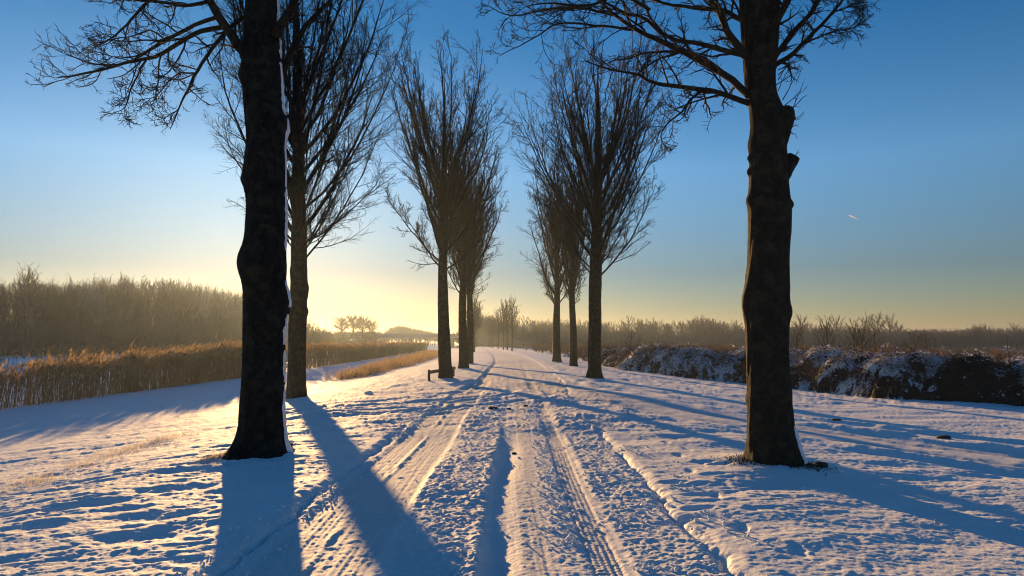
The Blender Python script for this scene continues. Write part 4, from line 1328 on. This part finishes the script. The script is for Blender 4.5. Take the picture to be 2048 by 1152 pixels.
used = np.unique(Q); inv = np.full(X.size, -1); inv[used] = np.arange(len(used))
Vb = np.stack([X.ravel(), Y.ravel(), Z], 1)
def bank_fine(x, y):
    b = bank_h(x, y)
    return b + (0.16 * fbm(x / 0.34, y / 0.34, 4, 311) + 0.10 * billow(x / 0.6, y / 0.6, 2, 313)) * np.minimum(b, 0.5) * 2
def snow_amount(x, y):
    e = 0.05
    gx_ = (bank_fine(x + e, y) - bank_fine(x - e, y)) / (2 * e)
    gy_ = (bank_fine(x, y + e) - bank_fine(x, y - e)) / (2 * e)
    nzz = 1 / np.sqrt(1 + gx_ ** 2 + gy_ ** 2)
    far_ = sstep(19, 32, y)
    lie = sstep(0.42, 0.88, nzz + 0.06 * far_)
    return np.clip((0.36 + 0.80 * lie) * (0.66 + 0.10 * far_ + 0.75 * fbm(x / 0.9, y / 0.9, 2, 320)) + 0.40 * fbm(x / 0.13, y / 0.13, 2, 325), 0, 1)
bk = obj("bramble_thicket", Vb[used], inv[Q], M["bramble_mass"])
set_attr(bk.data, "snow", 0.62 * snow_amount(Vb[used, 0], Vb[used, 1]))
tag(bk, "long bank of dark brambles loaded with snow beside the side road", "brambles", kind="stuff")
# leaves, canes and snow crumbs on the bank
nb_ = 95000
yy = 12 + 60 * rgr.random(nb_) ** 1.7
xx = np.interp(yy, NE_Y, NE_X) - 0.6 + 7.5 * rgr.random(nb_) ** 1.5
hb_ = bank_h(xx, yy)
m = hb_ > 0.08
xx, yy, hb_ = xx[m], yy[m], hb_[m]
zz_ = terrain(xx, yy, fine=False) - 0.05 + hb_ * rgr.uniform(0.96, 1.10, len(xx)) + (0.16 * fbm(xx / 0.34, yy / 0.34, 4, 311) + 0.10 * billow(xx / 0.6, yy / 0.6, 2, 313)) * np.minimum(hb_, 0.5) * 2
sn = snow_amount(xx, yy)
def flakes(p, size, tilt, rg):
    """small bent leaf faces (two triangles folded along the middle)"""
    N = len(p)
    a = rg.uniform(0, 6.28, N)
    u = np.stack([np.cos(a), np.sin(a), rg.normal(0, tilt, N)], 1); u = norm(u)
    v = np.stack([-np.sin(a), np.cos(a), rg.normal(0, tilt, N)], 1); v = norm(v)
    L = size[:, None]
    w = np.cross(u, v) * L * 0.25
    V = np.stack([p - u * L, p + v * L * 0.6 - w, p + u * L, p - v * L * 0.6 - w], 1).reshape(-1, 3)
    b = np.arange(N) * 4
    F = np.stack([b, b + 1, b + 2, b + 3], 1)
    return V, F
P_ = np.stack([xx, yy, zz_], 1)
is_sn = sn > rgr.uniform(0.25, 0.80, len(xx))
sz = rgr.uniform(0.02, 0.065, len(xx)) * np.interp(yy, [12, 25, 60], [0.9, 1.1, 2.0])
V, F = flakes(P_[~is_sn], sz[~is_sn], 0.9, rgr)
tag(obj("leaves", V, F, M["bramble"], bk, smooth=False), kind="stuff")
V, F = flakes(P_[is_sn] + [0, 0, 0.03], sz[is_sn] * 1.0, 0.35, rgr)
tag(obj("snow_crust", V, F, M["snow"], bk, smooth=False), kind="stuff")
nc_ = 11000
k = rgr.integers(0, len(xx), nc_)
b0 = P_[k] - [0, 0, 0.12]
az = rgr.uniform(0, 6.28, nc_); L = rgr.uniform(0.25, 0.95, nc_)
t = np.linspace(0, 1, 5)[None, :, None]
P = b0[:, None] + np.stack([np.cos(az) * L, np.sin(az) * L, 0 * L], 1)[:, None] * t
P[:, :, 2] += (rgr.uniform(0.6, 1.4, nc_)[:, None] * L[:, None]) * (t[0, :, 0] * (1.15 - t[0, :, 0]))[None, :]
Rr = np.full((nc_, 5), 0.0045) * np.interp(b0[:, 1], [12, 60], [1.0, 2.2])[:, None]
V, F = tubes(P, Rr, 3)
tag(obj("canes", V, F, M["cane"], bk), kind="stuff")

# tangled shoots rising out of the bank
sy_ = 15 + 55 * rgr.random(420) ** 1.5
sx_ = np.interp(sy_, NE_Y, NE_X) + 0.4 + 4.5 * rgr.random(420)
sz2 = terrain(sx_, sy_, fine=False) + 0.72 * bank_fine(sx_, sy_)
kk2 = bank_h(sx_, sy_) > 0.35
SH2 = [shrub(390 + k, 1.0, 0.9, 0.0035, 12, (6, 3)) for k in range(3)]
sh = plant("shoots", [(a, b, c, d, d * 0.8) for a, b, c, d in zip(sx_[kk2], sy_[kk2], sz2[kk2], rgr.uniform(0.55, 1.0, kk2.sum()))], SH2, M["cane"], rgr)
sh.parent = bk
tag(sh, kind="stuff")

# reddish scrub farther along that side
spots = []
for i in range(240):
    yy1 = rgr.uniform(58, 170); xx1 = float(np.interp(yy1, [40, 60, 100, 170], [9, 7.5, 6.5, 3.0])) + 40 * rgr.random() ** 1.6
    s_ = rgr.uniform(0.30, 0.5)
    spots.append((xx1, yy1, -0.35, s_ * 1.3, s_))
tag(plant("scrub", spots, [shrub(360 + k, 3.4, 2.6, 0.035, 12, (5, 3)) for k in range(3)], M["scrub"], rgr), "reddish brown scrub between the far row of young trees and the bramble bank", "scrub", kind="stuff")

# ------------------------------------------------------------------ low wooden barrier by the third tree
pa = G(858, 763, 0.0); pb_ = G(907, 752.5, 0.0)
za = float(ground_z(pa[0], pa[1])[0]); zb2 = float(ground_z(pb_[0], pb_[1])[0])
bar = empty("wooden_barrier", (pa[0], pa[1], za), "low wooden barrier of two dark posts and one grey plank half hidden by a trunk", "barrier")
dv = pb_ - pa; LB = math.hypot(dv[0], dv[1]); angb = math.atan2(dv[1], dv[0])
bar.rotation_euler = (0, 0, angb)
def bevel_box(name, c, s, mat, parent, bev=0.012):
    V, F = box(c, s)
    o = obj(name, V, F, mat, parent, smooth=False)
    md = o.modifiers.new("edge", "BEVEL"); md.width = bev; md.segments = 2
    return o
bevel_box("post", (0, 0, 0.13), (0.09, 0.09, 0.66), M["post"], bar)
bevel_box("post", (LB, 0, zb2 - za + 0.13), (0.09, 0.09, 0.64), M["post"], bar)
bevel_box("plank", (LB / 2, -0.068, 0.36), (LB + 0.1, 0.04, 0.13), M["wood"], bar, 0.006)

# ------------------------------------------------------------------ clods and scraps on the snow
def clod(px, py, sx, sy, sz, label, name="clod", mat=None, seed=0, cat="clod"):
    p = G(px, py, -0.03)
    z = float(ground_z(p[0], p[1])[0])
    nu, nv = 14, 9
    u = np.linspace(0, 2 * math.pi, nu, endpoint=False); v = np.linspace(0.02, math.pi - 0.02, nv)
    U, Vv = np.meshgrid(u, v)
    X = np.sin(Vv) * np.cos(U); Y = np.sin(Vv) * np.sin(U); Z = np.cos(Vv)
    n = 1 + 0.45 * fbm(X.ravel() * 1.6 + Z.ravel() * 1.3 + seed, Y.ravel() * 1.6 + Z.ravel() * 0.9 + seed * 3, 4, 500 + seed).reshape(X.shape)
    V = np.stack([X * n * sx, Y * n * sy, Z * n * sz], -1).reshape(-1, 3)
    i = np.arange(nv - 1)[:, None] * nu; s = np.arange(nu)[None, :]; s2 = (s + 1) % nu
    F = np.stack([i + s, i + nu + s, i + nu + s2, i + s2], -1).reshape(-1, 4)
    caps = [np.arange(nu)[::-1][None, ::-1], (np.arange(nu) + (nv - 1) * nu)[None, ::-1]]
    o = obj(name, V, [F] + caps, mat or M["soil"])
    o.location = (p[0], p[1], z + sz * 0.45)
    tag(o, label, cat, "dark clods on the snow")
    return o
clod(985, 827, 0.13, 0.10, 0.035, "largest dark soil clod lying in the middle of the road", seed=1)
clod(1052, 821, 0.05, 0.05, 0.035, "small dark clod on the road, right of the largest one", seed=2)
clod(1018, 827, 0.05, 0.05, 0.025, "flat brown clod between the two other clods on the road", seed=3)
clod(1028, 911, 0.035, 0.03, 0.016, "tiny dark scrap in the deep wheel rut", seed=4)
clod(1885, 845, 0.13, 0.09, 0.04, "dark earth lump in the ditch edge between side road and brambles", seed=5)
clod(1672, 820, 0.13, 0.06, 0.02, "flat dark earth patch beside the side road, nearer the trunk", seed=6)
clod(737, 789, 0.13, 0.12, 0.06, "snowy clod on the bank near the second tree", seed=7, mat=M["snow"])
st = clod(580, 909, 0.035, 0.035, 0.05, "small dark stump with a snow cap beside the thick left trunk", name="stump", seed=8, cat="stump")
cap_v = st.data
o = clod(585, 906, 0.045, 0.04, 0.02, "snow", seed=9, mat=M["snow"], name="snow_cap")
del o["category"]; del o["label"]; del o["group"]
o.parent = st; o.location = (0.01, 0.0, 0.045)
clod(1640, 938, 0.10, 0.07, 0.04, "dark litter lump beside the foot of the thick right trunk", seed=10)

# crumbs of thrown-up snow along the ruts and road edges
nk = 5200
band = rgr.integers(0, 5, nk)
cx_ = np.choose(band, [rgr.normal(-0.52, 0.26, nk), rgr.normal(1.2, 0.28, nk), rgr.normal(-1.92, 0.14, nk), rgr.normal(1.72, 0.16, nk), rgr.normal(0.42, 0.10, nk)])
cy_ = 4.4 + 12.5 * rgr.random(nk) ** 1.5
lumpy = fbm(cx_ / 0.5, cy_ / 0.8, 2, 401) > -0.15
cx_, cy_ = cx_[lumpy], cy_[lumpy]
nk = len(cx_)
sz_ = 0.004 + 0.017 * rgr.random(nk) ** 3.0
cz_ = ground_z(cx_, cy_) + 0.35 * sz_
ph = (1 + 5 ** 0.5) / 2
ico = norm(np.array([(-1, ph, 0), (1, ph, 0), (-1, -ph, 0), (1, -ph, 0), (0, -1, ph), (0, 1, ph), (0, -1, -ph), (0, 1, -ph), (ph, 0, -1), (ph, 0, 1), (-ph, 0, -1), (-ph, 0, 1)]))
icf = np.array([(0, 11, 5), (0, 5, 1), (0, 1, 7), (0, 7, 10), (0, 10, 11), (1, 5, 9), (5, 11, 4), (11, 10, 2), (10, 7, 6), (7, 1, 8), (3, 9, 4), (3, 4, 2), (3, 2, 6), (3, 6, 8), (3, 8, 9), (4, 9, 5), (2, 4, 11), (6, 2, 10), (8, 6, 7), (9, 8, 1)])
V = ico[None] * (1 + rgr.normal(0, 0.22, (nk, 12, 1))) * sz_[:, None, None] * rgr.uniform(0.7, 1.3, (nk, 1, 3)) + np.stack([cx_, cy_, cz_], 1)[:, None]
F = (icf[None] + (np.arange(nk) * 12)[:, None, None]).reshape(-1, 3)
tag(obj("snow_crumbs", V.reshape(-1, 3), F, M["snow"]), "loose crumbs of thrown up snow along the wheel ruts and road edges", "snow crumbs", kind="stuff")

# ------------------------------------------------------------------ contrail high up
a = W(1697, 430, 9000); b = W(1714, 438, 9000)
P = np.linspace(a, b, 8)[None]
Rr = np.array([[1.5, 4, 6, 6.5, 6, 5, 3.5, 1.2]], float)
V, F = tubes(P, Rr, 8)
M["contrail"] = plain_material("ice_vapour", (0.9, 0.9, 0.9), (0.95, 0.95, 0.95), 0.01, translucent=0.7)
con = obj("contrail", V, F, M["contrail"])
tag(con, "short white contrail in the blue sky on the side away from the sun", "contrail")

# ------------------------------------------------------------------ haze
V, F = box((0, 1140, 8.25), (4800, 2500, 20.5))
hzm = bpy.data.materials.new("haze_air")
hzm.use_nodes = True
nt = hzm.node_tree
nt.nodes.clear()
out = nt.nodes.new("ShaderNodeOutputMaterial")
pv = nt.nodes.new("ShaderNodeVolumePrincipled")
pv.inputs["Color"].default_value = (0.46, 0.58, 0.72, 1)
pv.inputs["Density"].default_value = HAZE_DENSITY
pv.inputs["Anisotropy"].default_value = 0.62
nt.links.new(pv.outputs[0], out.inputs["Volume"])
tag(obj("haze", V, F, hzm, smooth=False), kind="stuff")
